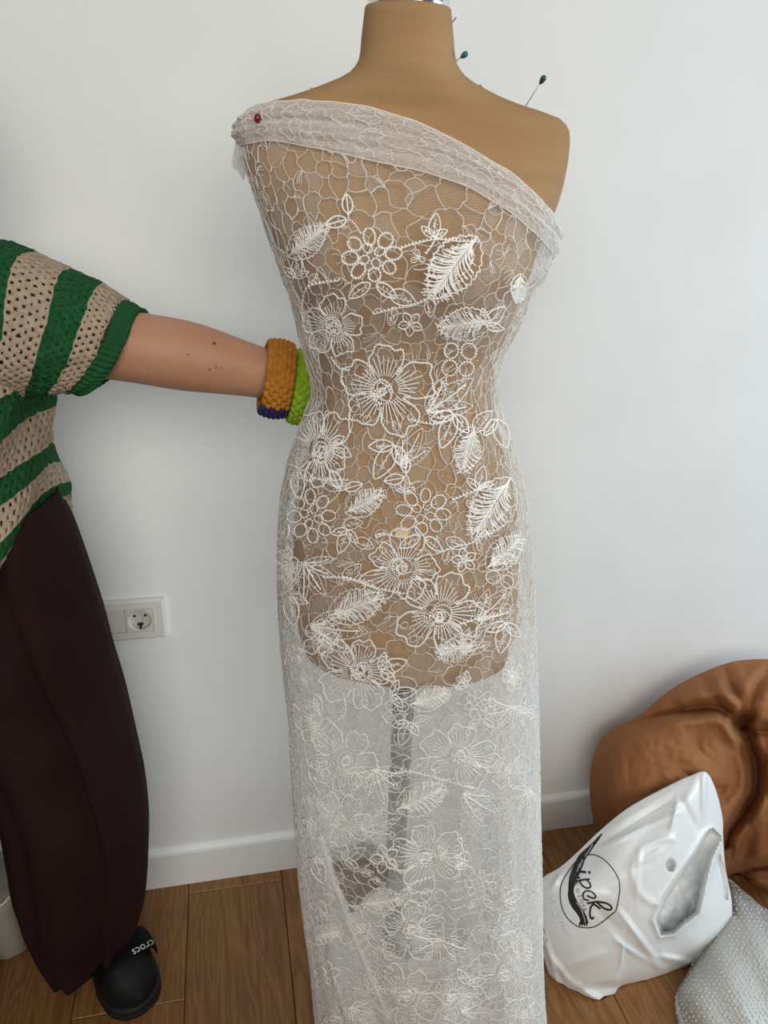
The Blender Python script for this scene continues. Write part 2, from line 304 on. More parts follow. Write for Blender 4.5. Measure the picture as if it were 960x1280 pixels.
for k in range(4):
    a = R(45+90*k)+0.25; d = np.array([math.cos(a), math.sin(a), 0]); p0 = axw+d*0.03+np.array([0, 0, 0.045]); p1 = axw+d*0.085+np.array([0, 0, 0.030]); p2 = axw+d*0.108+np.array([0, 0, 0.016])
    lg = obj('base_leg', *tube1([p0, p1, p2], 0.009, 8), M['pole'], form)
    obj('rubber_foot', *lathe(p2, [(0.012, 0.0), (0.013, 0.006), (0.011, 0.022)], 12), M['rubber'], lg)
# pale disc at the navel, a soft glow put in as colour
ph0 = np.array([0.0]); nav = None
# ---------------------------------------------------------------- lace cloth surface
DRESS = [
 (2,450,570,.055,.057),(84,443,577,.059,.06),(98,429,589,.059,.062),(110,403,611,.058,.062),(120,376,634,.058,.062),(128,345,668,.057,.062),(133,326,692,.055,.06),(141,309,708,.056,.061),
 (158,301,716,.060,.066),(192,302,714,.069,.078),(230,313,706,.084,.092),(262,325,695,.098,.096),(300,337,690,.110,.094),(335,350,682,.116,.09),(352,356,668,.116,.088),(370,363,660,.112,.085),(400,371,648,.104,.08),(430,377,632,.096,.078),
 (460,386,623,.090,.08),(490,391,623,.089,.082),(520,381,631,.094,.09),(550,371,641,.102,.098),(580,361,649,.110,.106),(620,353,657,.116,.116),(660,350,661,.120,.12),(700,349,664,.122,.122),(750,350,667,.124,.122),(800,353,669,.126,.122),
 (850,358,671,.127,.124),(900,363,672,.128,.126),(1000,369,674,.129,.13),(1100,377,675,.130,.134),(1200,390,677,.131,.138),(1260,396,681,.133,.142),(1283.4,398,684,.135,.145)]
TD = table(DRESS)
TX = np.array([(280, 150), (300, 132), (320, 124), (345, 122), (376, 121), (420, 125), (460, 131), (520, 150), (580, 180), (640, 217), (690, 262), (715, 292)], float)
_tp = np.array([pix(x, y, D0-0.065) for x, y in TX]); TXx, TXz = _tp[:, 0], _tp[:, 2]
ZHIP = pix(503, 780, D0)[2]
def dress_pt(ph, z, off=0.0):
    ph = np.asarray(ph, float); z = np.asarray(z, float)
    x, d, cx, a = sect(TD, ph, z, 2.3); c = np.cos(ph); s = np.sin(ph)
    bump = 0.024*np.exp(-((x-cx)/0.125)**4-((z-ZBUST)/0.070)**2)*sstep(0.0, 0.6, c)
    k = sstep(ZHIP+0.05, 0.15, z); w = 0.25+0.75*c*c
    rip = k*w*(0.006*np.sin(5*ph+1+2*z)+0.005*np.sin(9*ph+z*5+.5)+0.003*np.sin(17*ph-z*6))+0.0008*np.sin(23*ph+19*z)
    # lengthwise fold running down to the right of the left edge
    xf = np.interp(z, [0.0, 0.30], [0.045, -0.055]); rip = rip+0.014*np.exp(-((x-xf)/0.010)**2)*(c > 0)*sstep(0.33, 0.24, z)
    # crease where the right hand panel starts
    rip = rip+0.006*np.exp(-((x-0.115)/0.008)**2)*(c > 0)*sstep(0.75, 0.6, z)
    # cloth bunched at the back of the waist
    zw = pix(440, 490, D0)[2]; rip = rip+0.022*np.exp(-((z-zw)/0.10)**2)*sstep(-0.5, -0.95, c)*np.exp(-((x+0.03)/0.05)**2)
    o = off+rip
    return np.stack([x+o*s*0.8, D0-d-bump-o*c, z+0*x], -1)
def ztop_of(ph):
    ph = np.atleast_1d(ph).astype(float); zs = np.linspace(1.52, 1.15, 260); out = np.full(len(ph), np.nan)
    for zc_ in zs:
        x = sect(TD, ph, zc_, 2.3)[0]; ok = np.isnan(out) & (zc_ <= np.interp(x, TXx, TXz)); out[ok] = zc_
    return np.where(np.isnan(out), 1.15, out)
_pht = np.linspace(-math.pi, math.pi, 361); _zt = ztop_of(_pht)
_k = np.ones(5)/5; _zt = np.convolve(np.r_[_zt[-3:-1], _zt, _zt[1:3]], _k, 'valid')
def ZT(ph): return np.interp((np.asarray(ph)+math.pi) % (2*math.pi)-math.pi, _pht, _zt)
GAP = smooth_poly([(413, 1068), (428, 1058), (440, 1062), (458, 1054), (476, 1066), (484, 1088), (474, 1108), (458, 1116), (446, 1132), (434, 1142), (428, 1118), (420, 1092)], 60, True)   # where the cloth hangs open and the floor shows
lace = empty('lace_fabric', tuple(axw), 'sheer white beaded floral lace draped one-shouldered over the tan dress form', 'lace')
NPH, NZ = 200, 230
ph = np.linspace(-math.pi, math.pi, NPH, endpoint=False); t = np.linspace(0, 1, NZ); PH, T_ = np.meshgrid(ph, t); ZG = ZT(PH)*(1-T_)+0.002*T_
DP = V2W(dress_pt(PH, ZG)); dv = DP.reshape(-1, 3); df = gridfaces(NZ, NPH, True)
back = np.abs(PH.reshape(-1)) > 1.75; dpx = toPix(dv)
gap = inpoly(dpx, GAP) & back
keep = ~gap[df].any(1)
tul = obj('tulle_net', dv, df[keep], M['tulle'], lace)
bvh_dress = BVHTree.FromPolygons(dv.tolist(), df.tolist())
def cast(bvh, px, lift=0.0):
    px = np.atleast_2d(px); out = np.full((len(px), 3), np.nan); o = Vector(CAM)
    for i, (x, y) in enumerate(px):
        d = Vector(ray(x, y)).normalized(); h = bvh.ray_cast(o, d)
        if h[0] is not None:
            n = h[1] if h[1].dot(d) < 0 else -h[1]; out[i] = h[0]+n*lift
    return out
# ---- fine cord network, drawn in the cloth's own coordinates
US = 0.165
S2 = lambda *a: np.array(a, float)
def cell_net(u0, u1, z0, z1, sp, seed, petal=0.36):
    g = np.random.default_rng(seed); pts = []
    row = 0; y = z0-sp
    while y < z1+sp:
        x = u0-sp+(sp/2 if row % 2 else 0)
        while x < u1+sp:
            c = np.array([x, y])+g.normal(0, sp*0.13, 2); n = g.integers(5, 8); a0 = g.uniform(0, 6.28); r = sp*petal*g.uniform(0.8, 1.15)
            pts.append(c)
            for k in range(n):
                a = a0+k*2*math.pi/n+g.normal(0, 0.14); rr = r*g.uniform(0.8, 1.25); pts.append(c+rr*np.array([math.cos(a), math.sin(a)]))
            x += sp
        y += sp*0.87; row += 1
    pts = np.array(pts)
    res = delaunay_2d_cdt([Vector(p) for p in pts], [], [], 0, 1e-7)
    V = np.array([v[:] for v in res[0]]); Tn = np.array([f for f in res[2] if len(f) == 3])
    A, B, C = V[Tn[:, 0]], V[Tn[:, 1]], V[Tn[:, 2]]
    CC = (A+B+C)/3*0.55; d = 2*((A[:, 0])*(B[:, 1]-C[:, 1])+B[:, 0]*(C[:, 1]-A[:, 1])+C[:, 0]*(A[:, 1]-B[:, 1]))
    a2, b2, c2 = (A**2).sum(1), (B**2).sum(1), (C**2).sum(1)
    ux = (a2*(B[:, 1]-C[:, 1])+b2*(C[:, 1]-A[:, 1])+c2*(A[:, 1]-B[:, 1]))/d; uy = (a2*(C[:, 0]-B[:, 0])+b2*(A[:, 0]-C[:, 0])+c2*(B[:, 0]-A[:, 0]))/d
    cc = np.stack([ux, uy], 1); cen = (A+B+C)/3; far = np.linalg.norm(cc-cen, axis=1) > sp*0.5; cc[far] = cen[far]; CC = cc
    edges = {}; cells = {}
    for ti, tr in enumerate(Tn):
        for k in range(3):
            e = tuple(sorted((tr[k], tr[(k+1) % 3]))); edges.setdefault(e, []).append(ti); cells.setdefault(tr[k], []).append(ti)
    E = np.array([(CC[t2[0]], CC[t2[1]]) for t2 in edges.values() if len(t2) == 2])
    L = np.linalg.norm(E[:, 1]-E[:, 0], axis=1); E = E[L > sp*0.02]; L = L[L > sp*0.02]
    tt = np.linspace(0, 1, 6); P = E[:, :1]*(1-tt)[None, :, None]+E[:, 1:]*tt[None, :, None]
    nr = np.stack([-(E[:, 1]-E[:, 0])[:, 1], (E[:, 1]-E[:, 0])[:, 0]], 1)
    am = g.choice([-1, 1], len(E))*g.uniform(0.06, 0.26, len(E)); w2 = g.normal(0, 0.06, len(E))
    P = P+nr[:, None, :]*(am[:, None]*np.sin(math.pi*tt)[None]+w2[:, None]*np.sin(2*math.pi*tt)[None])[..., None]
    fills = []; veins = []
    for vi, tl in cells.items():
        if len(tl) < 4: continue
        q = CC[tl]; c = q.mean(0)
        if np.abs(q-c).max() < sp*0.55 and g.random() < 0.22:
            v0 = q[g.integers(len(q))]; dd = c-v0; nn2 = S2(-dd[1], dd[0]); t6 = np.linspace(0, 1, 6)[:, None]
            for k2 in g.choice([-.45, -.22, 0, .22, .45], g.integers(1, 4), replace=False): veins.append(v0+dd*t6*g.uniform(0.9, 1.3)+nn2*k2*np.sin(t6*1.9))
        if g.random() > 0.42: continue
        a = np.arctan2(q[:, 1]-c[1], q[:, 0]-c[0]); q = q[np.argsort(a)]
        if np.abs(q-c).max() < sp*0.55: fills.append(c+(q-c)*0.93)
    if veins: P = np.concatenate([P, np.array(veins)])
    return P, fills
P2, fills = cell_net(-math.pi*US, math.pi*US, 0.0, 1.47, 0.049, 3)
inb = (np.abs(P2[..., 0]).max(1) < math.pi*US) & (P2[..., 1].min(1) > 0.004); P2 = P2[inb]
zt = ZT(P2[..., 0]/US); P2 = P2[(P2[..., 1] < zt-0.003).all(1)]
def bgap(W, ph): return (np.abs(ph) > 1.75) & inpoly(toPix(W), GAP)
P3 = V2W(dress_pt(P2[..., 0]/US, P2[..., 1], 0.0007)); ok = ~bgap(P3, P2[..., 0]/US).any(1); P3 = P3[ok]
wid = rng.choice([0.00046, 0.00064, 0.00098], len(P3), p=[0.45, 0.38, 0.17])
v, f = tubes(P3, wid); obj('cord_embroidery', v, f, M['cord'], lace, kind='stuff')
mb = MB()
for q in fills:
    if np.abs(q[:, 0]).max() > math.pi*US or (q[:, 1] > ZT(q[:, 0]/US)-0.003).any() or q[:, 1].min() < 0.004: continue
    w3 = V2W(dress_pt(q[:, 0]/US, q[:, 1], 0.0003))
    if bgap(w3, q[:, 0]/US).any(): continue
    mb.add(w3, [tuple(range(len(q)))])
mb.build('petal_filling', M['tullefill'], lace, kind='stuff')
# ---- folded-over band along the neckline
LOWX = np.array([(290, 175), (320, 172), (342, 172), (400, 184), (472, 201), (529, 213), (587, 233), (644, 270), (687, 308), (715, 340)], float)
_lp = np.array([pix(x, y, D0-0.085) for x, y in LOWX]); LXx, LXz = _lp[:, 0], _lp[:, 2]
_pb = np.linspace(-2.0, 1.95, 160)
def zlow_of(ph):
    out = np.full(len(ph), np.nan)
    for zc_ in np.linspace(1.50, 1.05, 300):
        x = sect(TD, ph, zc_, 2.3)[0]; ok = np.isnan(out) & (zc_ <= np.interp(x, LXx, LXz)); out[ok] = zc_
    return np.where(np.isnan(out), 1.1, out)
_zl = np.minimum(zlow_of(_pb), ZT(_pb)-0.02); _zl = np.convolve(np.r_[_zl[:1].repeat(3), _zl, _zl[-1:].repeat(3)], np.ones(7)/7, 'valid')
def band_pt(ph, q, lift=0.0):     # q 0 at the top fold, 1 at the lower edge
    zt, zl = ZT(ph), np.interp(ph, _pb, _zl); z = zt+(zl-zt)*q
    o = 0.0018+0.0055*np.sin(math.pi*np.clip(q, 0, 1))**0.7+0.0022*np.sin(q*15+3*np.sin(ph*1.7))*np.sin(math.pi*q)+0.0012*np.sin(q*31+ph*6)*np.sin(math.pi*q)
    return dress_pt(ph, z+0.0015*np.sin(math.pi*(1-q)), o+lift)
PB, QB = np.meshgrid(_pb, np.linspace(0, 1, 40)); bw = V2W(band_pt(PB, QB))
band = obj('folded_neckline', bw.reshape(-1, 3), gridfaces(40, 160), M['tulle2'], lace)
PB, QB = np.meshgrid(_pb, np.linspace(0.45, 0.99, 24)); bw2 = V2W(band_pt(PB, 0.5+(QB-0.45)*0.9+0.05*np.sin(PB*4), 0.0016)); 
obj('fold_layer', bw2.reshape(-1, 3), gridfaces(24, 160), M['tulle'], lace)
Pn, fl2 = cell_net(-2.0*US, 1.95*US, 0.0, 0.07, 0.040, 11)
ok = (Pn[..., 0].min(1) > -2.0*US) & (Pn[..., 0].max(1) < 1.95*US) & (Pn[..., 1].min(1) > 0.001) & (Pn[..., 1].max(1) < 0.069); Pn = Pn[ok]
v, f = tubes(V2W(band_pt(Pn[..., 0]/US, Pn[..., 1]/0.07, 0.0008)), rng.choice([0.00045, 0.0006, 0.0009], len(Pn))); obj('neckline_cords', v, f, M['cord'], lace, kind='stuff')
# edge cord of the fold
eg = np.stack([V2W(band_pt(_pb, np.full(160, q))) for q in (0.0, 1.0)]); v, f = tubes(eg, 0.0007, 4); obj('edge_cord', v, f, M['cord'], lace)
# ---- inner and overlapping skirt layers
def layer(name, ph0, ph1, zt_, zb_, scale, m, off=0.0, n=(60, 60), seed=1, gapped=True):
    PHs, Ts = np.meshgrid(np.linspace(ph0, ph1, n[0]), np.linspace(0, 1, n[1]))
    ztv = zt_(PHs) if callable(zt_) else np.full(PHs.shape, zt_); zbv = zb_(PHs) if callable(zb_) else np.full(PHs.shape, zb_)
    Z = ztv+(zbv-ztv)*Ts; p = dress_pt(PHs, Z, off+0.006*np.sin(PHs*13+seed)*Ts+0.004*np.sin(PHs*29+Z*4+seed*2))
    c = np.array([np.interp(0.4, TD[0], TD[1]), D0, 0]); p[..., :2] = c[:2]+(p[..., :2]-c[:2])*scale
    w = V2W(p).reshape(-1, 3); f = gridfaces(n[1], n[0])
    if gapped:
        g = inpoly(toPix(w), GAP); f = f[~g[f].any(1)]
    return obj(name, w, f, m, lace)
M['tulle3'] = sheer('tulle_gathered', (0.94, 0.94, 0.935), 0.46, 0.2, edge=0.3)
M['tulle4'] = sheer('tulle_single', (0.95, 0.95, 0.945), 0.16, 0.3, edge=0.25)
layer('skirt_lining', -1.57, 1.57, ZB-0.03, 0.006, 0.985, M['tulle4'], off=-0.002, seed=11)
layer('inner_layer', 1.9, 4.4, ZHIP-0.06, 0.004, 0.88, M['tulle3'], seed=1)
layer('inner_layer', 1.7, 4.6, 0.36, 0.004, 0.72, M['tulle3'], seed=2)
layer('inner_layer', 2.2, 4.2, 0.20, 0.004, 0.95, M['tulle3'], seed=3)
layer('inner_layer', -1.3, 1.2, 0.34, 0.006, 0.82, M['tulle3'], seed=8)
layer('inner_layer', -1.1, 1.3, lambda p: 0.16+0.05*np.sin(5*p), 0.010, 0.66, M['tulle3'], seed=9)
layer('side_overlap', 0.62, 1.75, lambda p: 0.80-0.1*np.cos(3*p), 0.004, 1.0, M['tulle2'], off=-0.006, seed=4, gapped=False)
layer('side_overlap', 0.80, 1.70, 0.62, 0.004, 1.0, M['tulle2'], off=-0.011, seed=5, gapped=False)
layer('side_overlap', -1.60, -0.95, lambda p: 0.30+0.16*(-p-0.95), 0.004, 1.0, M['tulle2'], off=-0.006, seed=6, gapped=False)
layer('side_overlap', -0.95, -0.28, lambda p: 0.30-0.27*(p+0.95)/0.67, 0.004, 1.0, M['tulle2'], off=-0.008, seed=7, gapped=False)
# loose scraps of cloth at the shoulder tip and under the right arm
def flap(pxs, Da, Db, n, m, name):
    a = np.array(pxs, float); top = smooth_poly(a[:, :2], n); bot = smooth_poly(a[:, 2:], n); rows = []
    for k in range(9):
        q = k/8; rows.append([pix(*lerp(top[i], bot[i], q), lerp(Da, Db, q)+0.006*math.sin(i*0.7+q*3)) for i in range(n)])
    return obj(name, V2W(np.array(rows)).reshape(-1, 3), gridfaces(9, n), m, lace)
flap([(322, 132, 303, 142), (308, 150, 296, 170), (303, 175, 290, 205), (303, 195, 297, 214), (307, 215, 305, 226)], D0-0.01, D0+0.03, 24, M['tulle2'], 'loose_end')
flap([(690, 268, 694, 275), (684, 285, 688, 300), (676, 305, 685, 322), (668, 330, 680, 338), (660, 350, 664, 356)], D0-0.03, D0+0.02, 24, M['tulle2'], 'loose_end')
# ---- beaded motifs: drawn flat, then laid on the cloth
S_ = lambda *a: np.array(a, float)
def circ(c, rx, ry=None, n=24, rot=0.0, a0=0.0, a1=2*math.pi):
    ry = ry or rx; t = np.linspace(a0, a1, n); p = np.stack([rx*np.cos(t), ry*np.sin(t)], 1); c_, s_ = math.cos(rot), math.sin(rot)
    return p@np.array([[c_, s_], [-s_, c_]])+np.asarray(c, float)
def leafline(a, b, w, n=22, skew=0.0):
    a, b = np.asarray(a, float), np.asarray(b, float); d = b-a; nn = S_(-d[1], d[0]); t = np.linspace(0, 1, n)[:, None]
    prof = np.sin(math.pi*t**0.85)**0.8*w; up = a+d*t+nn*prof*(1+skew); dn = a+d*t-nn*prof*(1-skew); return np.concatenate([up, dn[::-1]])
def m_big(g, n=5, wild=0.2):
    T, B = [], []; a0 = g.uniform(0, 6.28)
    for k in range(n):
        a = a0+k*2*math.pi/n+g.normal(0, 0.08); w = math.pi/n*1.02; Rr = g.uniform(0.82, 1.12)
        t = np.linspace(-1, 1, 22); rr = Rr*(0.45+0.55*(1-np.abs(t)**3.2)**0.6)*(1+0.05*np.sin(t*7+k)+0.03*np.sin(t*13)); ang = a+t*w*(0.98)
        p = np.stack([rr*np.cos(ang), rr*np.sin(ang)], 1); B.append((p, 0.062, 0.028)); T.append((p, 0.020))
        for s in np.linspace(-0.8, 0.8, 8):
            r1 = Rr*(0.55+0.3*(1-s*s))*g.uniform(0.75, 1.05); an = a+s*w; rs = np.linspace(0.30, r1, 7); bend = 0.12*s*(rs-0.3)
            T.append((np.stack([rs*np.cos(an+bend), rs*np.sin(an+bend)], 1), 0.017))
        if g.random() < 0.6:
            for s in (-0.4, 0.3):
                c = Rr*0.82*S_(math.cos(a+s*w), math.sin(a+s*w)); T.append((circ(c, 0.10, 0.07, 10, a), 0.011))
    off = g.uniform(-0.08, 0.08, 2); B.append((circ(off, 0.28, 0.22, 24, g.uniform(0, 3)), 0.065, 0.028))
    for k in range(5): T.append((circ(off+g.normal(0, 0.05, 2), g.uniform(0.08, 0.24), g.uniform(0.05, 0.15), 12, g.uniform(0, 3)), 0.018))
    B.append((off+S_(-0.12, 0.10)+g.normal(0, 0.10, (26, 2)), None, 0.026)); return T, B
def m_cluster(g):
    T, B = [], []; n = 8; a0 = g.uniform(0, 1)
    for k in range(n):
        a = a0+k*2*math.pi/n; c = 0.68*S_(math.cos(a), math.sin(a)*0.86); rot = a; p = circ(c, 0.25*g.uniform(.85, 1.12), 0.20*g.uniform(.85, 1.1), 22, rot); B.append((p, 0.085, 0.038)); T.append((p, 0.018))
    for k in range(4):
        a = a0+0.4+k*math.pi/2; c = 0.27*S_(math.cos(a), math.sin(a)); p = circ(c, 0.165, 0.135, 16, a); B.append((p, 0.088, 0.034)); T.append((p, 0.016))
    for sx in (-1, 1):
        q = leafline((0.10*sx+0.05, 0.85), (0.75*sx+0.02, 1.30), 0.22); T.append((np.r_[q, q[:1]], 0.038)); B.append((S_(0.42*sx, 1.08)+g.normal(0, 0.09, (7, 2)), None, 0.02))
        T.append((resample(S_((0.12*sx, 0.9), (0.62*sx, 1.22)), 5), 0.018))
    st = smooth_poly([(-0.35, -0.7), (-0.55, -1.0), (-0.72, -1.15), (-0.72, -1.35)], 14); B.append((st, 0.085, 0.034))
    for a, b in (((-0.72, -1.3), (-0.80, -1.92)), ((-0.78, -1.12), (-1.45, -0.95))):
        q = leafline(a, b, 0.26); T.append((np.r_[q, q[:1]], 0.045)); T.append((resample(S_(a, b), 5), 0.03))
    return T, B
def m_feather(g):                # from stem (-1,0) to tip (1,0)
    T, B = [], []; q = leafline((-1, 0), (1, 0), 0.30, 26); n = len(q)//2; edge = q.copy(); edge[:, 1] += 0.045*np.sin(np.arange(len(q))*2.6)
    T.append((np.r_[edge, edge[:1]], 0.022)); B.append((edge[:n], 0.075, 0.030)); T.append((resample(S_((-1, 0), (-0.2, 0.02), (0.8, 0)), 9), 0.028))
    for s in (-1, 1):
        for x in np.linspace(-0.94, 0.76, 32):
            h = 0.60*math.sin(math.pi*((x+1)/2)**0.85)**0.8*g.uniform(0.75, 1.0); p0 = S_(x, 0.02*s); p1 = S_(x+0.30*g.uniform(0.7, 1.2), s*h); mdl = (p0+p1)/2+S_(0.04, -0.05*s)
            T.append((smooth_poly([p0, mdl, p1], 5), 0.019))
            if g.random() < 0.5: T.append((np.stack([p0*0.4+p1*0.6, p0*0.4+p1*0.6+S_(g.uniform(.05, .12), s*g.uniform(-.05, .05))]), 0.019))
    B.append((S_(0.05, -0.05)+g.normal(0, 1, (12, 2))*S_(0.3, 0.10), None, 0.03)); return T, B
def m_leaf(g, beads_=True):      # thick outlined leaf with specks
    T, B = [], []; q = leafline((-1, 0), (1, 0), 0.27, 24, g.uniform(-0.25, 0.25)); T.append((np.r_[q, q[:1]], 0.060)); T.append((smooth_poly([(-1, 0), (-0.2, 0.08), (0.7, 0.0)], 7), 0.03))
    for k in range(26):
        x = g.uniform(-0.7, 0.7); y = g.uniform(-0.34, 0.34)*(1-x*x); T.append((S_((x, y), (x+g.uniform(-.09, .09), y+g.uniform(-.09, .09))), 0.026))
    B.append((np.stack([g.uniform(-0.5, 0.5, 5), g.uniform(-0.15, 0.15, 5)], 1), None, 0.05)); return T, B
def m_trio(g, n=3):              # pointed leaves spreading from one foot, foot at (0,0.6)
    T, B = [], []
    for a, L in zip(np.linspace(-1.0, 1.0, n) if n > 1 else [0], [1.15, 1.75, 1.15, 1.3, 1.2][:n]):
        d = S_(math.sin(a), -math.cos(a)); q = leafline((0, 0.75), S_(0, 0.75)+d*L, 0.24, 20); T.append((np.r_[q, q[:1]], 0.060)); T.append((resample(S_((0, .75), S_(0, .75)+d*L*0.7), 5), 0.028))
        for k in range(12):
            u = g.uniform(0.2, 0.8); p = S_(0, 0.75)+d*L*u+g.normal(0, 0.08, 2); T.append((np.stack([p, p+g.normal(0, 0.07, 2)]), 0.022))
        B.append((S_(0, 0.75)+d*L*0.5+g.normal(0, 0.10, (3, 2)), None, 0.04))
    return T, B
def m_small(g, n=5):
    T, B = [], []; a0 = g.uniform(0, 6)
    for k in range(n):
        a = a0+k*2*math.pi/n; q = leafline((0.12*math.cos(a), 0.12*math.sin(a)), (math.cos(a), math.sin(a)), 0.36, 14); T.append((np.r_[q, q[:1]], 0.070))
        T.append((resample(S_((0.2*math.cos(a), 0.2*math.sin(a)), (0.7*math.cos(a), 0.7*math.sin(a))), 4), 0.03))
    B.append((g.normal(0, 0.12, (5, 2)), None, 0.07)); return T, B
def m_loops(g):
    T, B = [], []
    for x, y, r in ((-0.5, -0.5, .42), (0.45, -0.55, .45), (-0.5, 0.45, .44), (0.4, 0.42, .42)):
        p = circ((x, y), r, r*0.9, 26, g.uniform(0, 3)); B.append((p, 0.15, 0.06)); T.append((p, 0.03))
    B.append((resample(S_((-0.7, 0.6), (-0.35, 0.3)), 5), 0.12, 0.05)); return T, B
def m_shell(g):                  # fan of beaded lobes from foot (-1,0.5)
    T, B = [], []; foot = S_(-1, 0.4)
    for a, L in zip((-0.95, -0.5, 0.0), (1.5, 2.1, 1.7)):
        d = S_(math.cos(a), math.sin(a)); q = leafline(foot, foot+d*L, 0.19, 20); B.append((np.r_[q, q[:1]], 0.085, 0.036)); T.append((smooth_poly([foot, foot+d*L*0.5+S_(0.03, .04), foot+d*L*0.85], 8), 0.04))
        for k in range(34):
            u = g.uniform(0.15, 0.9); p = foot+d*L*u+S_(-d[1], d[0])*L*0.15*g.uniform(-1, 1)*math.sin(math.pi*u); T.append((np.stack([p, p+g.normal(0, 0.05, 2)]), 0.024))
    return T, B
def m_palm(g):                   # starburst of beaded fronds
    T, B = [], []
    for a in np.linspace(-0.5, 2.4, 6):
        d = S_(math.cos(a), math.sin(a)); L = g.uniform(1.0, 1.5); q = leafline((-0.5, -0.4), S_(-0.5, -0.4)+d*L, 0.13, 16); B.append((np.r_[q], 0.075, 0.032)); T.append((smooth_poly([(-0.5, -0.4), S_(-0.5, -0.4)+d*L*0.5+0.04, S_(-0.5, -0.4)+d*L*0.8], 7), 0.045))
        for k in range(8):
            u = g.uniform(0.2, 0.9); p = S_(-0.5, -0.4)+d*L*u+g.normal(0, 0.05, 2); T.append((np.stack([p, p+g.normal(0, 0.05, 2)]), 0.025))
    return T, B
MOT = dict(big=m_big, cluster=m_cluster, feather=m_feather, leaf=m_leaf, trio=m_trio, small=m_small, loops=m_loops, shell=m_shell, palm=m_palm)
NAME = dict(big='beaded_flower', cluster='berry_cluster', feather='feather_leaf', leaf='outlined_leaf', trio='leaf_spray', small='small_flower', loops='bead_loops', shell='beaded_leaf', palm='beaded_frond', vine='beaded_vine')
LIFT = 0.0012
def lay(kind, T, B, place, px=0.001):      # place: Nx2 drawing coords -> Nx3 world, or nan
    tv, tf, n0 = [], [], 0
    for p, r in T:
        w = place(p); ok = ~np.isnan(w[:, 0])
        if ok.sum() < 2 or not ok.all(): continue
        if np.linalg.norm(np.diff(w, axis=0), axis=1).max() > 0.03: continue
        v, f = tubes(w[None], r, 4); tv.append(v); tf.append(f+n0); n0 += len(v)
    C, Rr = [], []
    for p, sp, r in B:
        if sp is not None:
            d = np.linalg.norm(np.diff(p, axis=0), axis=1).sum(); p = resample(p, max(3, int(d/sp)+1))
        w = place(p); ok = ~np.isnan(w[:, 0]); C.append(w[ok]); Rr.append(np.full(ok.sum(), r))
    if len(tv) < 0.75*len(T): return
    C = np.concatenate(C) if C else np.zeros((0, 3)); Rr = np.concatenate(Rr) if Rr else np.zeros(0)
    if tv: o = obj(NAME[kind], np.concatenate(tv), np.concatenate(tf), M['thread'], lace)
    if len(C):
        v, f = beads(C, Rr); obj('beads' if tv else NAME[kind], v, f, M['bead'], o if tv else lace, kind='stuff')
SC = D0*1.0/FPX*1.02              # metres per photo pixel near the form
def motif(kind, cx, cy, s, rot=0.0, seed=0, sx=1.0, **k):
    g = np.random.default_rng(int(cx*13+cy*7+seed)); T, B = MOT[kind](g, **k); c_, s_ = math.cos(R(rot)), math.sin(R(rot)); m = np.array([[c_, s_], [-s_, c_]])
    place = lambda p: cast(bvh_dress, (np.asarray(p)*S_(sx, 1))@m*s+S_(cx, cy), LIFT)
    ms = s*SC; T = [(p, float(np.clip(r*ms*0.8, 0.00042, 0.00105))) for p, r in T]; B = [(p, sp, min(max(r*ms, 0.0009), 0.0017)) for p, sp, r in B]; lay(kind, T, B, place)
def vine(*pts):
    p = smooth_poly(pts, 6*len(pts)); place = lambda q: cast(bvh_dress, q, LIFT); lay('vine', [(p, 0.0007)], [(p+S_(0, -1.6), 4.6, 0.0013)], place)
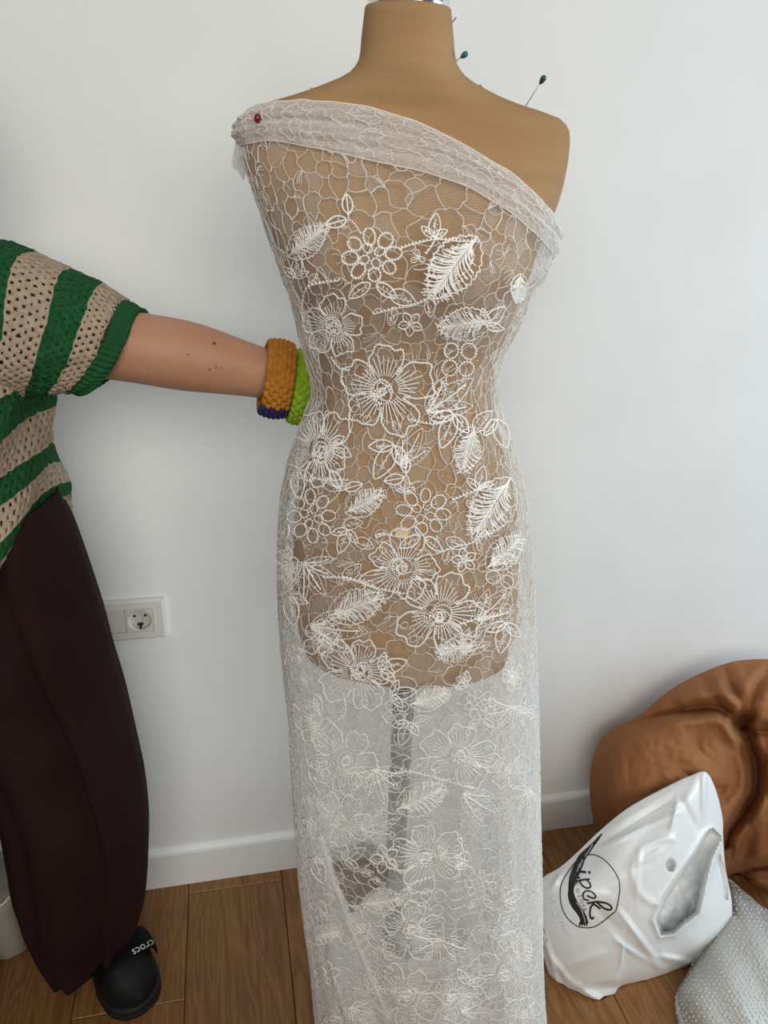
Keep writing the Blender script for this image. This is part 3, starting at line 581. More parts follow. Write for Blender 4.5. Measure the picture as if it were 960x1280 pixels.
for a in [
 ('feather',385,302,30,-38),('cluster',465,320,40,0),('trio',543,284,17,8),('feather',566,335,48,128),('small',522,322,10,0,2,1,3),('leaf',503,372,18,20),('leaf',536,384,12,80),('leaf',490,395,12,100),('small',513,404,16),
 ('feather',580,405,34,172),('trio',617,396,19,45),('trio',372,335,16,10),('leaf',393,348,8,-50),('big',418,408,42,0),('big',481,486,56,0),('loops',574,450,23,5),('shell',565,497,34,-8),('trio',560,536,26,-160),('feather',585,562,30,105),('leaf',603,527,17,-50),
 ('feather',648,360,18,95),('loops',632,437,18,30),('big',632,470,20,0,0,.7),('trio',625,540,22,160),
 ('big',400,562,48,0,0,.85),('trio',424,562,18,120),('leaf',415,606,13,30),('leaf',428,607,10,-5),('trio',482,575,28,-150),('shell',517,560,26,-30),('trio',373,604,20,175),
 ('trio',506,606,13,10),('cluster',529,640,36,5),('trio',600,599,17,12),('feather',614,635,44,122),('small',590,634,11,0,1,1,2),('feather',456,628,27,-28),('leaf',441,655,13,-10),('cluster',390,645,36,80),('trio',430,675,18,200),('leaf',455,680,13,20),('leaf',476,666,8,-20),
 ('leaf',570,678,14,20),('leaf',597,683,10,85),('leaf',560,695,11,110),('small',580,700,16),('feather',630,690,30,-42),
 ('big',503,710,46,0,0,1.1),('big',548,765,54,0),('palm',392,722,34,20),('leaf',440,714,15,-38),('feather',445,757,36,-20),('loops',628,716,20,20),('shell',620,757,28,-15),('trio',628,795,22,190),
 ('shell',425,790,34,35),('big',402,798,22,0),('trio',365,760,22,170),('big',358,705,24,0,0,.6),('feather',570,812,26,165),('shell',595,800,22,-20),('big',448,838,46,0),('trio',490,832,20,70),('small',365,818,14),
 # skirt
 ('small',380,850,9),('trio',386,884,20,-70),('trio',503,866,18,80),('feather',537,872,26,-18),('small',579,850,10),('cluster',600,880,22,0),('leaf',526,900,12,-20),('trio',506,915,18,200),('loops',495,890,16,10),('big',432,948,44,0),('big',572,944,40,0,0,1.15),('small',399,962,15),
 ('palm',475,982,34,35),('leaf',524,955,14,-35),('feather',526,997,34,-25),('trio',392,996,13,20),('big',426,1024,38,0),('shell',478,1030,26,10),('shell',600,1008,26,60),('palm',640,900,26,60),('big',635,960,28,0),('palm',655,1000,22,90),('trio',378,1035,18,190),
 ('trio',442,1068,17,60),('small',481,1073,19),('big',536,1068,46,0),('trio',566,1064,20,30),('feather',478,1125,26,-8),('leaf',460,1090,8,0),('leaf',472,1100,7,40),('leaf',505,1120,14,-50),('trio',398,1085,20,160),('leaf',399,1135,14,40),('loops',540,1128,18,10),('big',452,1158,34,0),
 ('big',512,1163,42,0),('palm',550,1192,30,50),('small',480,1188,15),('big',618,1165,32,0),('big',632,1215,44,0),('trio',471,1226,17,40),('big',508,1246,44,0),('big',565,1247,32,0),('feather',403,1166,22,-10),('small',409,1217,17),('trio',423,1262,22,-20),('palm',448,1270,24,10),('cluster',600,1105,22,0),('trio',640,1120,16,60),('leaf',655,1090,14,-80),('feather',652,1180,22,80),('trio',590,1215,20,20),('shell',600,1255,24,0),('big',655,1265,24,0),
 ('big',640,845,22,0,0,.6),('trio',655,880,14,0),('big',395,910,22,0)]:
    k = {}
    if len(a) == 8: k['n'] = a[7]; a = a[:7]
    motif(*a, **k)
for p in [[(498, 312), (520, 305), (545, 300), (570, 302), (598, 303)], [(467, 392), (495, 385), (520, 380), (545, 366), (556, 355)], [(378, 385), (382, 365), (392, 356), (424, 351)], [(545, 298), (538, 310), (532, 318)],
          [(415, 448), (425, 460), (437, 463)], [(510, 524), (540, 530), (565, 525)], [(565, 625), (590, 615), (620, 605)], [(545, 692), (570, 683), (590, 678), (603, 665)], [(405, 722), (430, 722), (450, 728), (470, 735), (505, 742)], [(470, 672), (480, 668), (505, 672)],
          [(435, 600), (405, 600), (390, 597)], [(575, 780), (600, 772), (625, 768)], [(470, 735), (450, 726), (430, 722)], [(455, 985), (500, 965), (530, 968), (590, 985)], [(475, 1058), (500, 1090), (520, 1080)], [(430, 868), (432, 890), (420, 902)], [(540, 1095), (520, 1102), (505, 1112)], [(395, 1000), (410, 1015)], [(470, 1235), (500, 1240)]]:
    vine(*p)
# the same sprays run on round the sides and back of the skirt, where they show through the net
g = np.random.default_rng(21)
kinds = ['big', 'feather', 'palm', 'trio', 'shell', 'small', 'big', 'cluster']
for i in range(26):
    p0 = g.choice([-1, 1])*g.uniform(1.75, 3.1); z0 = g.uniform(0.06, 0.72); kind = kinds[i % 8]; s = {'big': .045, 'feather': .03, 'palm': .03, 'trio': .02, 'shell': .03, 'small': .016, 'cluster': .03}[kind]
    T, B = MOT[kind](g); a = g.uniform(0, 6.28); m = np.array([[math.cos(a), math.sin(a)], [-math.sin(a), math.cos(a)]])
    def place(q, p0=p0, z0=z0, s=s, m=m):
        q = np.asarray(q)@m*s; w = V2W(dress_pt(p0+q[:, 0]/0.16, z0+q[:, 1], LIFT)); w[(z0+q[:, 1]) < 0.003] = np.nan; return w
    c = toPix(place(np.zeros((1, 2))))[0]
    if 410 < c[0] < 495 and 1040 < c[1] < 1150: continue
    lay(kind, [(p, max(r*s, 0.0005)) for p, r in T], [(p, sp, max(r*s, 0.0009)) for p, sp, r in B], place)
# raised folds in the skirt: the long slanting one on the left and the start of the right hand panel
def fold(pts, half, h, m):
    c = cast(bvh_dress, smooth_poly(pts, 50), 0.0); c = c[~np.isnan(c[:, 0])]; t = np.gradient(c, axis=0); t /= np.linalg.norm(t, axis=1, keepdims=True); vd = CAM-c; vd /= np.linalg.norm(vd, axis=1, keepdims=True); sd = np.cross(t, vd); rows = []
    for u in np.linspace(-1, 1, 9):
        wv_ = 1+0.25*np.sin(np.arange(len(c))*0.5+u*2); rows.append(c+sd*(u*half*wv_)[:, None]+vd*(h*(1-u*u)-0.001)*np.sin(np.linspace(0.15, 3.0, len(c)))[:, None])
    obj('fold', np.array(rows).reshape(-1, 3), gridfaces(9, len(c)), m, lace)
fold([(402, 1045), (412, 1085), (428, 1130), (448, 1185), (470, 1235), (488, 1272)], 0.007, 0.010, M['tulle3'])
fold([(596, 1010), (594, 1080), (597, 1130), (594, 1190), (600, 1268)], 0.016, 0.005, M['tulle4'])
fold([(640, 850), (638, 940), (642, 1020), (646, 1120), (648, 1240)], 0.014, 0.004, M['tulle4'])
# scattered sequins
C = []
for i in range(520):
    z = g.uniform(0.03, 1.28)**0.9; p = g.choice([-1, 1])*g.uniform(0.55, 1.6)*(1 if g.random() < .75 else 0.4)
    if z < ZT(p)-0.05: C.append(V2W(dress_pt(np.array([p]), np.array([z]), 0.0015))[0])
v, f = beads(C, 0.0009); obj('sequins', v, f, M['sequin'], lace, kind='stuff')
# spot under the net for the flat disc that imitates a yellowish glow
h = cast(BVHTree.FromPolygons(V2W(allv).tolist(), bf_), [(503, 663)], 0.0003)[0]
# ---------------------------------------------------------------- pins
bvh_body = BVHTree.FromPolygons(V2W(allv).tolist(), [list(x) for x in bf_])
def pin(tip, head, Dt, Dh, col, label, hr=0.0034, grp='dressmaking pins in the dress form'):
    a = V2W(pix(*tip, Dt)); b2 = V2W(pix(*head, Dh)); d = (b2-a)/np.linalg.norm(b2-a); r = empty('pin', tuple(a), label, 'pin', grp)
    obj('shaft', *tube1([a-d*0.008, a, b2], 0.00045, 6), M['steel'], r)
    q = Vector(d).to_track_quat('Z', 'Y').to_matrix(); vv = BALL_V*np.array([1, 1, 1.45]); vv[:, :2] *= (0.82+0.18*np.clip(vv[:, 2:3], -1, 1)); vv = vv@np.array(q).T*hr+b2
    obj('pin_head', vv, BALL_F, mat('pin_'+label.split()[0], col, 0.25), r)
pin((568, 78), (580, 69), D0-0.01, D0-0.02, (0.01, 0.16, 0.17), 'teal ball-headed pin stuck in the side of the neck')
pin((658, 131), (678, 100), D0-0.005, D0-0.02, (0.005, 0.085, 0.03), 'dark green ball-headed pin standing up from the bare shoulder')
hp = cast(bvh_dress, [(322, 151)], 0.0)[0]
r = empty('pin', tuple(hp), 'dark red ball-headed pin holding the lace at the covered shoulder', 'pin', 'dressmaking pins in the dress form')
dn = np.array([CAM[0]-hp[0], CAM[1]-hp[1], 0.1]); dn /= np.linalg.norm(dn)
obj('shaft', *tube1([hp-dn*0.012, hp, hp+dn*0.011], 0.0005, 6), M['steel'], r)
obj('pin_head', BALL_V*np.array([0.0034, 0.0034, 0.0045])+hp+dn*0.012, BALL_F, mat('pin_red', (0.18, 0.01, 0.015), 0.2), r)
for tip, tail, lab in (((567, 26), (570, 22), 'headless pin tip poking out near the top of the neck'), ((400, 113), (388, 110), 'headless pin lying on the slope of the covered shoulder'), ((604, 110), (600, 106), 'headless pin in the middle of the bare shoulder slope')):
    a = V2W(pix(*tip, D0)); b2 = V2W(pix(*tail, D0-0.01)); thing(obj('pin', *tube1([a*1.5-b2*0.5, a, b2], 0.0006, 6), M['steel'], loc=tuple(a)), lab, 'pin', 'dressmaking pins in the dress form')
if not np.isnan(h[0]):
    dn = CAM-h; dn /= np.linalg.norm(dn); q = np.array(Vector(dn).to_track_quat('Z', 'Y').to_matrix())
    obj('navel_glow_disc', (BALL_V*np.array([0.009, 0.009, 0.001]))@q.T+h, BALL_F, M['patch'], form, label='small yellowish disc imitating a soft glow at the navel')
#PART2
# ---------------------------------------------------------------- printed marks
def letters(txt):                 # flat letter shapes -> (verts 2D, faces)
    c = bpy.data.curves.new('lettering', 'FONT'); c.body = txt; c.size = 1.0; c.align_x = 'CENTER'; c.resolution_u = 3; c.fill_mode = 'FRONT'
    o = bpy.data.objects.new('lettering', c); COL.objects.link(o); dg = bpy.context.evaluated_depsgraph_get(); me = bpy.data.meshes.new_from_object(o.evaluated_get(dg))
    v = np.array([x.co[:2] for x in me.vertices]); f = [list(p.vertices) for p in me.polygons]; bpy.data.objects.remove(o); bpy.data.meshes.remove(me); bpy.data.curves.remove(c); return v, f
def ribbon(pts, w):               # 2D strip of half-width w
    p = np.asarray(pts, float); t = np.gradient(p, axis=0); t /= np.linalg.norm(t, axis=1, keepdims=True)+1e-9; n = np.stack([-t[:, 1], t[:, 0]], 1); w = np.broadcast_to(np.asarray(w, float), (len(p),))[:, None]
    v = np.stack([p+n*w, p-n*w], 1).reshape(-1, 2); return v, [(2*i, 2*i+1, 2*i+3, 2*i+2) for i in range(len(p)-1)]
def printmark(name, parts, bvh, m, parent, lift=0.0006):
    mb = MB()
    for v, f in parts:
        w = cast(bvh, v, lift); bad = np.isnan(w[:, 0]); f = [a for a in f if not bad[list(a)].any()]; w[bad] = 0 if bad.all() else w[~bad][0]
        if f: mb.add(w, f)
    if mb.n: return mb.build(name, m, parent, smooth=False)
def pillow(outline, center, Dfun, front, backd, nth=200, nr=70, zmin=0.002, depth=None):
    """closed soft body: the outline is star-shaped round center; front(x,y,r) bulges to the viewer, backd to the rear"""
    ol = smooth_poly(outline, nth, True); c = np.asarray(center, float); rs = np.linspace(0.012, 1, nr)**0.9
    P2 = c+(ol-c)[None]*rs[:, None, None]; X, Y = P2[..., 0], P2[..., 1]; RR = np.broadcast_to(rs[:, None], X.shape)
    fr = np.zeros(X.shape+(3,)); bk = np.zeros(X.shape+(3,)); Dm = Dfun(X, Y); Fb = front(X, Y, RR); Bb = backd(X, Y, RR)
    for i in range(X.shape[0]):
        for j in range(X.shape[1]):
            fr[i, j] = pix(X[i, j], Y[i, j], Dm[i, j]-Fb[i, j]); bk[i, j] = pix(X[i, j], Y[i, j], Dm[i, j]+Bb[i, j])
    bk = bk[:-1]; v = np.concatenate([fr.reshape(-1, 3), bk[::-1].reshape(-1, 3)]); v[:, 2] = np.maximum(v[:, 2], zmin)
    f = gridfaces(2*nr-1, nth, True).tolist(); n = len(v); f.append(list(range(nth))[::-1]); f.append(list(range(n-nth, n))); return V2W(v), f, P2
def segd(X, Y, x1, y1, x2, y2):
    dx, dy = x2-x1, y2-y1; t = np.clip(((X-x1)*dx+(Y-y1)*dy)/(dx*dx+dy*dy), 0, 1); return np.hypot(X-x1-t*dx, Y-y1-t*dy), t
def vnoise(X, Y, s, o=0.0):
    return np.array([noise.noise(Vector((x*s+o, y*s-o, o*0.37))) for x, y in zip(X.ravel(), Y.ravel())]).reshape(X.shape)
# ---------------------------------------------------------------- white carrier bag
M['bag'] = mat('white_plastic', (0.86, 0.87, 0.87), 0.32); M['bag'].node_tree.nodes['Principled BSDF'].inputs['Subsurface Weight'].default_value = 0.0
M['ink'] = mat('black_ink', (0.012, 0.012, 0.013), 0.45); M['ink2'] = mat('grey_ink', (0.42, 0.42, 0.43), 0.5); M['ink3'] = mat('faded_ink', (0.60, 0.60, 0.62), 0.5)
BO = [(882, 965), (894, 985), (903, 1020), (904, 1047), (907, 1085), (915, 1130), (912, 1163), (897, 1195), (870, 1213), (840, 1232), (800, 1250), (770, 1268), (757, 1288), (725, 1290), (706, 1272), (694, 1240), (682, 1205), (673, 1165), (671, 1115), (679, 1097), (700, 1084), (722, 1065), (748, 1040), (785, 1010), (830, 985), (862, 970)]
OPEN = [(881, 1042), (866, 1067), (843, 1098), (827, 1122), (817, 1150), (826, 1170), (842, 1168), (874, 1141), (882, 1105), (890, 1072), (902, 1047), (890, 1036)]
def bagfront(X, Y, r):
    d = 0.085*(1-r**2.2)
    d = d+0.008*vnoise(X, Y, 0.016, 3)*(1-r**4)+0.0035*(np.abs(vnoise(X+Y*0.6, Y*0.5-X*0.3, 0.022, 9))-0.15)*(1-r**6)+0.0008*np.abs(vnoise(X, Y, 0.06, 5))
    for x1, y1, x2, y2, a, w in ((774, 1140, 829, 1213, .008, 7), (748, 1138, 815, 1205, -.007, 8), (770, 1175, 829, 1213, .006, 6), (719, 1231, 766, 1262, .009, 7), (788, 1243, 812, 1229, .008, 6), (690, 1199, 717, 1233, .007, 6), (720, 1240, 800, 1230, -.008, 9),
                              (827, 1196, 868, 1204, .010, 6), (868, 1204, 905, 1185, .008, 6), (840, 1212, 905, 1170, -.006, 8), (750, 1055, 862, 985, -.006, 9), (752, 1058, 860, 1010, .005, 6), (852, 1000, 872, 1040, -.007, 7), (846, 1005, 838, 1040, .005, 5),
                              (690, 1110, 705, 1085, .006, 6), (700, 1210, 760, 1190, .004, 10), (779, 1180, 776, 1215, .005, 4), (880, 967, 879, 1030, .009, 5), (680, 1170, 700, 1240, .006, 6), (800, 1060, 795, 1130, .0035, 5), (795, 1080, 830, 1062, .003, 6), (735, 1250, 745, 1285, -.008, 5)):
        q, t = segd(X, Y, x1, y1, x2, y2); d = d+a*np.maximum(0, 1-q/w)*np.sin(math.pi*np.clip(t*0.8+0.15, 0, 1))
    q = np.hypot(X-833, Y-1090); d = d+0.003*np.exp(-((q-42)/5)**2)*(X < 845)
    P = np.stack([X, Y], -1); ins = inpoly(P, OPEN); nd = np.full(X.shape, 1e9)
    for (x1, y1), (x2, y2) in zip(OPEN, OPEN[1:]+OPEN[:1]): nd = np.minimum(nd, segd(X, Y, x1, y1, x2, y2)[0])
    bk_ = 0.055*(1-r**2.2); d = np.where(ins, np.maximum(d-0.07*np.clip(nd/6, 0, 1)**0.7+0.010*vnoise(X, Y, 0.10, 2), -0.80*bk_), d+0.006*np.exp(-(nd/4.5)**2))
    hole = ((X-838)/6.0)**2+((Y-1082)/7.5)**2; h2 = ((X-903-(Y-1095)*0.17)/4.0)**2+((Y-1097)/27)**2; return np.maximum(d-0.025*np.clip(1.25-hole, 0, 1)-0.012*np.clip((1.2-h2)*4, 0, 1)*(r < .99), -0.85*bk_)
def bagD(X, Y): return 0.985+0.11*np.clip((1270-Y)/300, -0.2, 1.05)+0.035*np.clip((X-760)/150, -1, 1)
bv_, bf2, P2 = pillow(BO, (790, 1128), bagD, bagfront, lambda X, Y, r: 0.055*(1-r**2.2), 260, 120)
H2 = [(897, 1068), (901, 1085), (907, 1106), (908, 1122), (904, 1127), (899, 1124), (897, 1110)]

br = empty('carrier_bag', tuple(V2W(pixf(760, 1250))), 'crumpled white plastic carrier bag with a round black logo, standing on the wooden floor', 'bag')
bago = obj('bag_body', bv_, bf2, M['bag'], br)
bvh_bag = BVHTree.FromPolygons(bv_.tolist(), [list(f) for f in bf2])
lo = lambda pts: np.array(pts, float)/8.53+S_(690, 1030)
ring = smooth_poly(lo([(395, 330), (470, 335), (560, 385), (650, 480), (710, 590), (722, 690), (710, 790), (692, 880), (680, 922), (620, 975), (540, 1040), (460, 1090), (380, 1105), (290, 1095), (220, 1055), (150, 980), (105, 880), (88, 760), (100, 650), (140, 560), (190, 490), (240, 420), (310, 352)]), 120, True)
rb = ribbon(np.r_[ring, ring[:1]], 0.62); printmark('logo_ring', [rb], bvh_bag, M['ink'], bago)
brn = np.array([(535, 105, 6), (490, 160, 14), (450, 210, 18), (380, 290, 30), (320, 360, 40), (285, 440, 46), (250, 520, 46), (220, 600, 40), (205, 690, 30), (207, 770, 36), (240, 850, 42), (290, 920, 40), (330, 990, 38), (348, 1065, 42)], float)
bs = smooth_poly(brn, 60); parts = [ribbon(bs[:, :2]/8.53+S_(690, 1030), bs[:, 2]/8.53)]
for x in (300, 325, 352, 375): parts.append(ribbon(lo([(x, 1040), (x-6, 1085)]), 0.9))
printmark('logo_scarf', parts, bvh_bag, M['ink'], bago)
parts = []
for a in ([(440, 215), (395, 290), (350, 350)], [(300, 420), (275, 500), (250, 560)], [(280, 850), (320, 920), (345, 1000), (355, 1050)], [(330, 380), (300, 470)], [(262, 830), (300, 880), (330, 940)]): parts.append(ribbon(smooth_poly(lo(a), 14), [0.2]+[0.75]*12+[0.2]))
printmark('scarf_highlight', parts, bvh_bag, M['ink2'], bago, 0.0010)
sc = []
for a, w in (([(368, 520), (310, 513), (270, 530), (268, 570), (300, 580)], 1.5), ([(390, 521), (414, 520)], 1.7), ([(405, 592), (330, 600), (250, 622), (188, 645)], 1.25), ([(370, 598), (408, 640), (405, 680), (360, 682), (315, 650), (298, 612)], 1.1),
             ([(372, 758), (435, 787), (467, 770), (430, 728), (370, 712), (333, 742), (342, 795), (395, 812)], 1.1), ([(372, 845), (430, 832), (490, 825), (590, 845), (635, 885), (612, 911), (550, 890), (480, 832)], 1.25), ([(450, 838), (415, 880), (404, 950), (412, 995), (432, 1003), (443, 985)], 1.25), ([(440, 850), (475, 868), (515, 900)], 1.3)):
    sc.append(ribbon(smooth_poly(lo(a), 36), w*0.9))
printmark('logo_lettering', sc, bvh_bag, M['ink'], bago, 0.0013)
ks = []; path = smooth_poly(lo([(262, 636), (278, 702), (298, 762), (318, 820), (338, 868), (358, 912)]), 60)
for ch, i in zip('KOSOVA', (2, 13, 24, 35, 46, 57)):
    v, f = letters(ch); v = (v-S_(0, 0.36))*6.3; d = path[min(i+2, 59)]-path[max(i-2, 0)]; a = math.atan2(d[1], d[0]); ux = S_(math.cos(a), math.sin(a)); uy = S_(math.sin(a), -math.cos(a)); ks.append((path[i]+v[:, :1]*ux+v[:, 1:]*uy, f))
printmark('small_lettering', ks, bvh_bag, mat('charcoal_ink', (0.10, 0.10, 0.11), 0.5), bago, 0.0016)
l2 = lambda pts: np.array(pts, float)/10.67+S_(665, 1080)
printmark('faint_handwriting', [ribbon(smooth_poly(l2(a), 10), 0.30) for a in ([(220, 470), (300, 415)], [(250, 440), (275, 500), (250, 540)], [(270, 540), (320, 480), (290, 520)], [(250, 650), (330, 590)], [(270, 640), (290, 700)], [(320, 680), (380, 640), (350, 610)], [(310, 720), (390, 690)], [(320, 790), (400, 770), (450, 800)], [(390, 770), (420, 880)], [(390, 830), (470, 800)], [(420, 850), (520, 970)])], bvh_bag, M['ink3'], bago)
printmark('side_print', [ribbon(l2(a), w) for a, w in (([(100, 610), (103, 690)], 2.0), ([(120, 720), (150, 830)], 0.9), ([(155, 860), (205, 1045)], 0.9), ([(88, 880), (110, 960)], 0.6), ([(110, 960), (165, 1130)], 0.6))], bvh_bag, M['ink2'], bago)
# tissue and a bent wire inside the opening
wz = cast(bvh_bag, smooth_poly([(863, 1127), (858, 1134), (857, 1143), (852, 1152), (848, 1160), (842, 1168)], 12), 0.004)
if not np.isnan(wz).any(): thing(obj('bent_wire', *tube1(wz, 0.0009, 6), M['steel'], loc=tuple(wz[0])), 'short dark bent wire inside the open mouth of the white bag', 'wire')
# ---------------------------------------------------------------- brown duvet heaped against the wall
def cotton(name, c1, c2):
    m = add_noise(mat(name, c1, 0.9, spec=0.15), c2, 7, 4, 0.35, 70, dist=0.004); return m
M['duvet'] = cotton('brown_cotton', (0.295, 0.122, 0.050), (0.34, 0.148, 0.062))
DO = [(739, 1010), (738, 965), (748, 930), (766, 911), (800, 893), (830, 868), (860, 849), (900, 832), (930, 825), (975, 826), (1040, 845), (1090, 900), (1115, 1000), (1090, 1100), (1030, 1150), (962, 1138), (925, 1112), (890, 1120), (840, 1135), (790, 1115), (752, 1060)]
def dome(X, Y, cx, cy, rx, ry, h, p=2.4):
    r = ((np.abs(X-cx)/rx)**p+(np.abs(Y-cy)/ry)**p); return h*np.clip(1-r, 0, 1)**0.55
CREASE = [ # photo points of the fold lines, depth, width
 ([(742, 930), (768, 913), (800, 901), (835, 891), (865, 886), (892, 884), (912, 893), (926, 910), (937, 932), (945, 962), (942, 992), (928, 1016), (912, 1040), (904, 1070)], .060, 7),
 ([(926, 908), (945, 914), (975, 918), (1010, 915)], .055, 7), ([(905, 834), (914, 855), (928, 880), (932, 900)], .030, 6), ([(960, 838), (945, 862), (936, 890)], .030, 6), ([(880, 850), (893, 872), (905, 886)], .020, 6),
 ([(830, 868), (842, 880), (848, 888)], .016, 5), ([(808, 886), (818, 894)], .016, 4), ([(960, 930), (955, 970), (962, 1010)], .020, 7), ([(990, 960), (972, 1010), (968, 1060)], .020, 8), ([(948, 990), (935, 1040), (925, 1090)], .012, 8),
 ([(905, 1098), (925, 1092), (945, 1085), (975, 1080)], .030, 6), ([(915, 1100), (935, 1108), (960, 1122)], .030, 5), ([(920, 1097), (950, 1099), (985, 1102)], .020, 4), ([(870, 925), (882, 945), (905, 960)], .008, 8), ([(855, 965), (885, 985), (915, 985)], .008, 8), ([(790, 930), (785, 965), (790, 1000)], .005, 9), ([(758, 935), (752, 980), (757, 1030)], .006, 7), ([(905, 985), (895, 1000), (880, 1005)], .008, 6)]
def duvfront(X, Y, r):
    A = dome(X, Y, 838, 1000, 125, 128, 0.16, 2.2); q, t = segd(X, Y, 800, 905, 1020, 880); B = 0.125*np.sqrt(np.clip(1-(q/62)**2, 0, 1)); C = dome(X, Y, 1010, 1010, 105, 128, 0.155)
    k = 60.0; d = np.log(np.exp(k*A)+np.exp(k*B)+np.exp(k*C))/k-0.018
    for pts, dep, wd in CREASE:
        p = smooth_poly(pts, 5*len(pts)); nd = np.full(X.shape, 1e9)
        for a, b in zip(p[:-1], p[1:]): nd = np.minimum(nd, segd(X, Y, a[0], a[1], b[0], b[1])[0])
        end = np.clip(np.hypot(X-p[-1][0], Y-p[-1][1])/15, 0.3, 1); d = d-dep*np.exp(-nd/wd)*end+0.25*dep*np.exp(-((nd-2.3*wd)/wd)**2)
    d = d-0.07*np.exp(-((X-932)/15)**2-((Y-897)/10)**2)+0.012*vnoise(X, Y, 0.012, 4)+0.009*vnoise(X*0.7+Y*0.6, Y*0.35-X*0.3, 0.04, 7)+0.004*(np.abs(vnoise(X*0.9-Y*0.3, Y*0.5, 0.06, 3))-.2)+0.002*vnoise(X, Y, 0.12, 11)
    return np.maximum(d*(1-r**7)+0.02*(1-r**2), -0.03*(1-r**2))
dv_, df_, _ = pillow(DO, (890, 990), lambda X, Y: 1.24+0.10*np.clip((1110-Y)/280, -0.3, 1), duvfront, lambda X, Y, r: 0.05*(1-r**2), 240, 100)
dv_[:, 1] = np.minimum(dv_[:, 1], WALLY-0.016)
due = empty('duvet', tuple(V2W(pixf(900, 1080))), 'brown cotton duvet heaped against the white wall behind the carrier bag', 'duvet')
obj('duvet_cover', dv_, df_, M['duvet'], due)
# ---------------------------------------------------------------- bubble wrap
M['wrap'] = mat('bubble_film', (0.50, 0.49, 0.455), 0.35); M['bubble'] = mat('bubbles', (0.64, 0.63, 0.595), 0.2, spec=0.7)
WO = [(902, 1098), (935, 1118), (965, 1140), (1050, 1170), (1090, 1230), (1080, 1320), (980, 1345), (900, 1335), (862, 1295), (846, 1246), (860, 1215), (885, 1160)]
wc = S_(955, 1220); nth, nr = 120, 40; ol = smooth_poly(WO, nth, True); rs = np.linspace(0.02, 1, nr)**0.8
def wrapz(X, Y, r): return 0.012+0.085*(1-r**5)+0.008*np.sin(X*0.03+Y*0.02)+0.004*np.sin(X*0.11-Y*0.05)
wv = []
for r in rs:
    for p in ol:
        q = wc+(p-wc)*r; z = float(wrapz(q[0], q[1], r)) if r < 0.999 else 0.03; wv.append(pixf(q[0], q[1], z))
for p in ol: q = pixf(p[0], p[1], 0.03); wv.append(S_(q[0], q[1], 0.002))
wv = V2W(np.array(wv)); wf = gridfaces(nr+1, nth, True).tolist(); wf.append(list(range(nth))[::-1]); wf.append(list(range(nr*nth, (nr+1)*nth)))
wr = empty('bubble_wrap', tuple(V2W(pixf(955, 1220))), 'heap of clear grey bubble wrap on the floor beside the white bag', 'bubble wrap')
film = obj('film', wv, wf, M['wrap'], wr)
bvh_w = BVHTree.FromPolygons(wv.tolist(), [list(f) for f in wf]); C = []; gy = 0
for y in np.arange(1096, 1344, 5.0):
    for x in np.arange(846, 1075, 6.2):
        C.append((x+(3.1 if gy % 2 else 0)+rng.normal(0, 0.7), y+rng.normal(0, 0.7)))
    gy += 1
W = cast(bvh_w, np.array(C), 0.0002); W = W[~np.isnan(W[:, 0])]; W = W[W[:, 2] > 0.01]
v, f = beads(W, rng.uniform(0.0017, 0.0029, len(W))); obj('bubbles', v, f, M['bubble'], wr, kind='stuff')
# ---------------------------------------------------------------- grey storage bag behind the person
M['canvas'] = add_weave(mat('grey_canvas', (0.30, 0.28, 0.235), 0.85), 300, 0.3)
a = pixf(8, 1203); cb = MB(); x0, x1, y0, y1 = a[0]-0.08, a[0]+0.03, a[1]+0.0, a[1]+0.15
N = 40; th = np.arange(N)*2*math.pi/N
def rr_ring(z, s, rnd=5): return np.stack([(x0+x1)/2+(x1-x0)/2*s*np.sign(np.cos(th))*np.abs(np.cos(th))**(2/rnd), (y0+y1)/2+(y1-y0)/2*s*np.sign(np.sin(th))*np.abs(np.sin(th))**(2/rnd), z+0.004*np.sin(th*5+z*30)], 1)
rg = np.concatenate([rr_ring(z, s) for z, s in ((0.004, .96), (0.012, 1.0), (0.07, 1.02), (0.13, 0.99), (0.150, 0.96), (0.153, 0.90), (0.146, 0.5))]); fc = gridfaces(7, N, True).tolist(); fc.append(list(range(N))[::-1]); fc.append(list(range(6*N, 7*N)))
sb = empty('storage_bag', tuple(V2W(S_((x0+x1)/2, (y0+y1)/2, 0))), 'grey canvas storage bag on the floor at the far left behind the trousers', 'storage bag')
obj('bag_body', V2W(rg), fc, M['canvas'], sb)
tp = rr_ring(0.1535, 0.965); obj('piping', *[(V, f) for V, f in [tubes(V2W(np.r_[tp, tp[:1]])[None], 0.003, 6)]][0], mat('pale_piping', (0.62, 0.60, 0.55), 0.6), sb)
# ---------------------------------------------------------------- the person
person = empty('person', tuple(V2W(S_(-0.62, 0.98, 0))), 'person in green and beige striped crochet top and maroon trousers, arm stretched to the lace', 'person')
def r_(px, D): return px*D/FPX*1.02
M['skin'] = add_noise(mat('skin', (0.46, 0.235, 0.145), 0.5, spec=0.35), (0.50, 0.265, 0.17), 14, 5, 0.12, 220, dist=0.0008)
sk_ = M['skin'].node_tree.nodes['Principled BSDF']; sk_.inputs['Subsurface Weight'].default_value = 0.08; sk_.inputs['Subsurface Radius'].default_value = (0.02, 0.008, 0.004); sk_.inputs['Subsurface Scale'].default_value = 0.3
J = []; Ed = []
def jn(p, r, par=None):
    J.append((np.asarray(p, float), r)); i = len(J)-1
    if par is not None: Ed.append((par, i))
    return i
pel = jn(pix(-108, 760, .93), .115); sp1 = jn(pix(-102, 680, .925), .105, pel); sp2 = jn(pix(-98, 590, .92), .100, sp1); ch = jn(pix(-92, 490, .92), .115, sp2); ch2 = jn(pix(-90, 400, .92), .105, ch); nk = jn(pix(-112, 318, .91), .055, ch2); nk2 = jn(pix(-150, 275, .90), .048, nk)
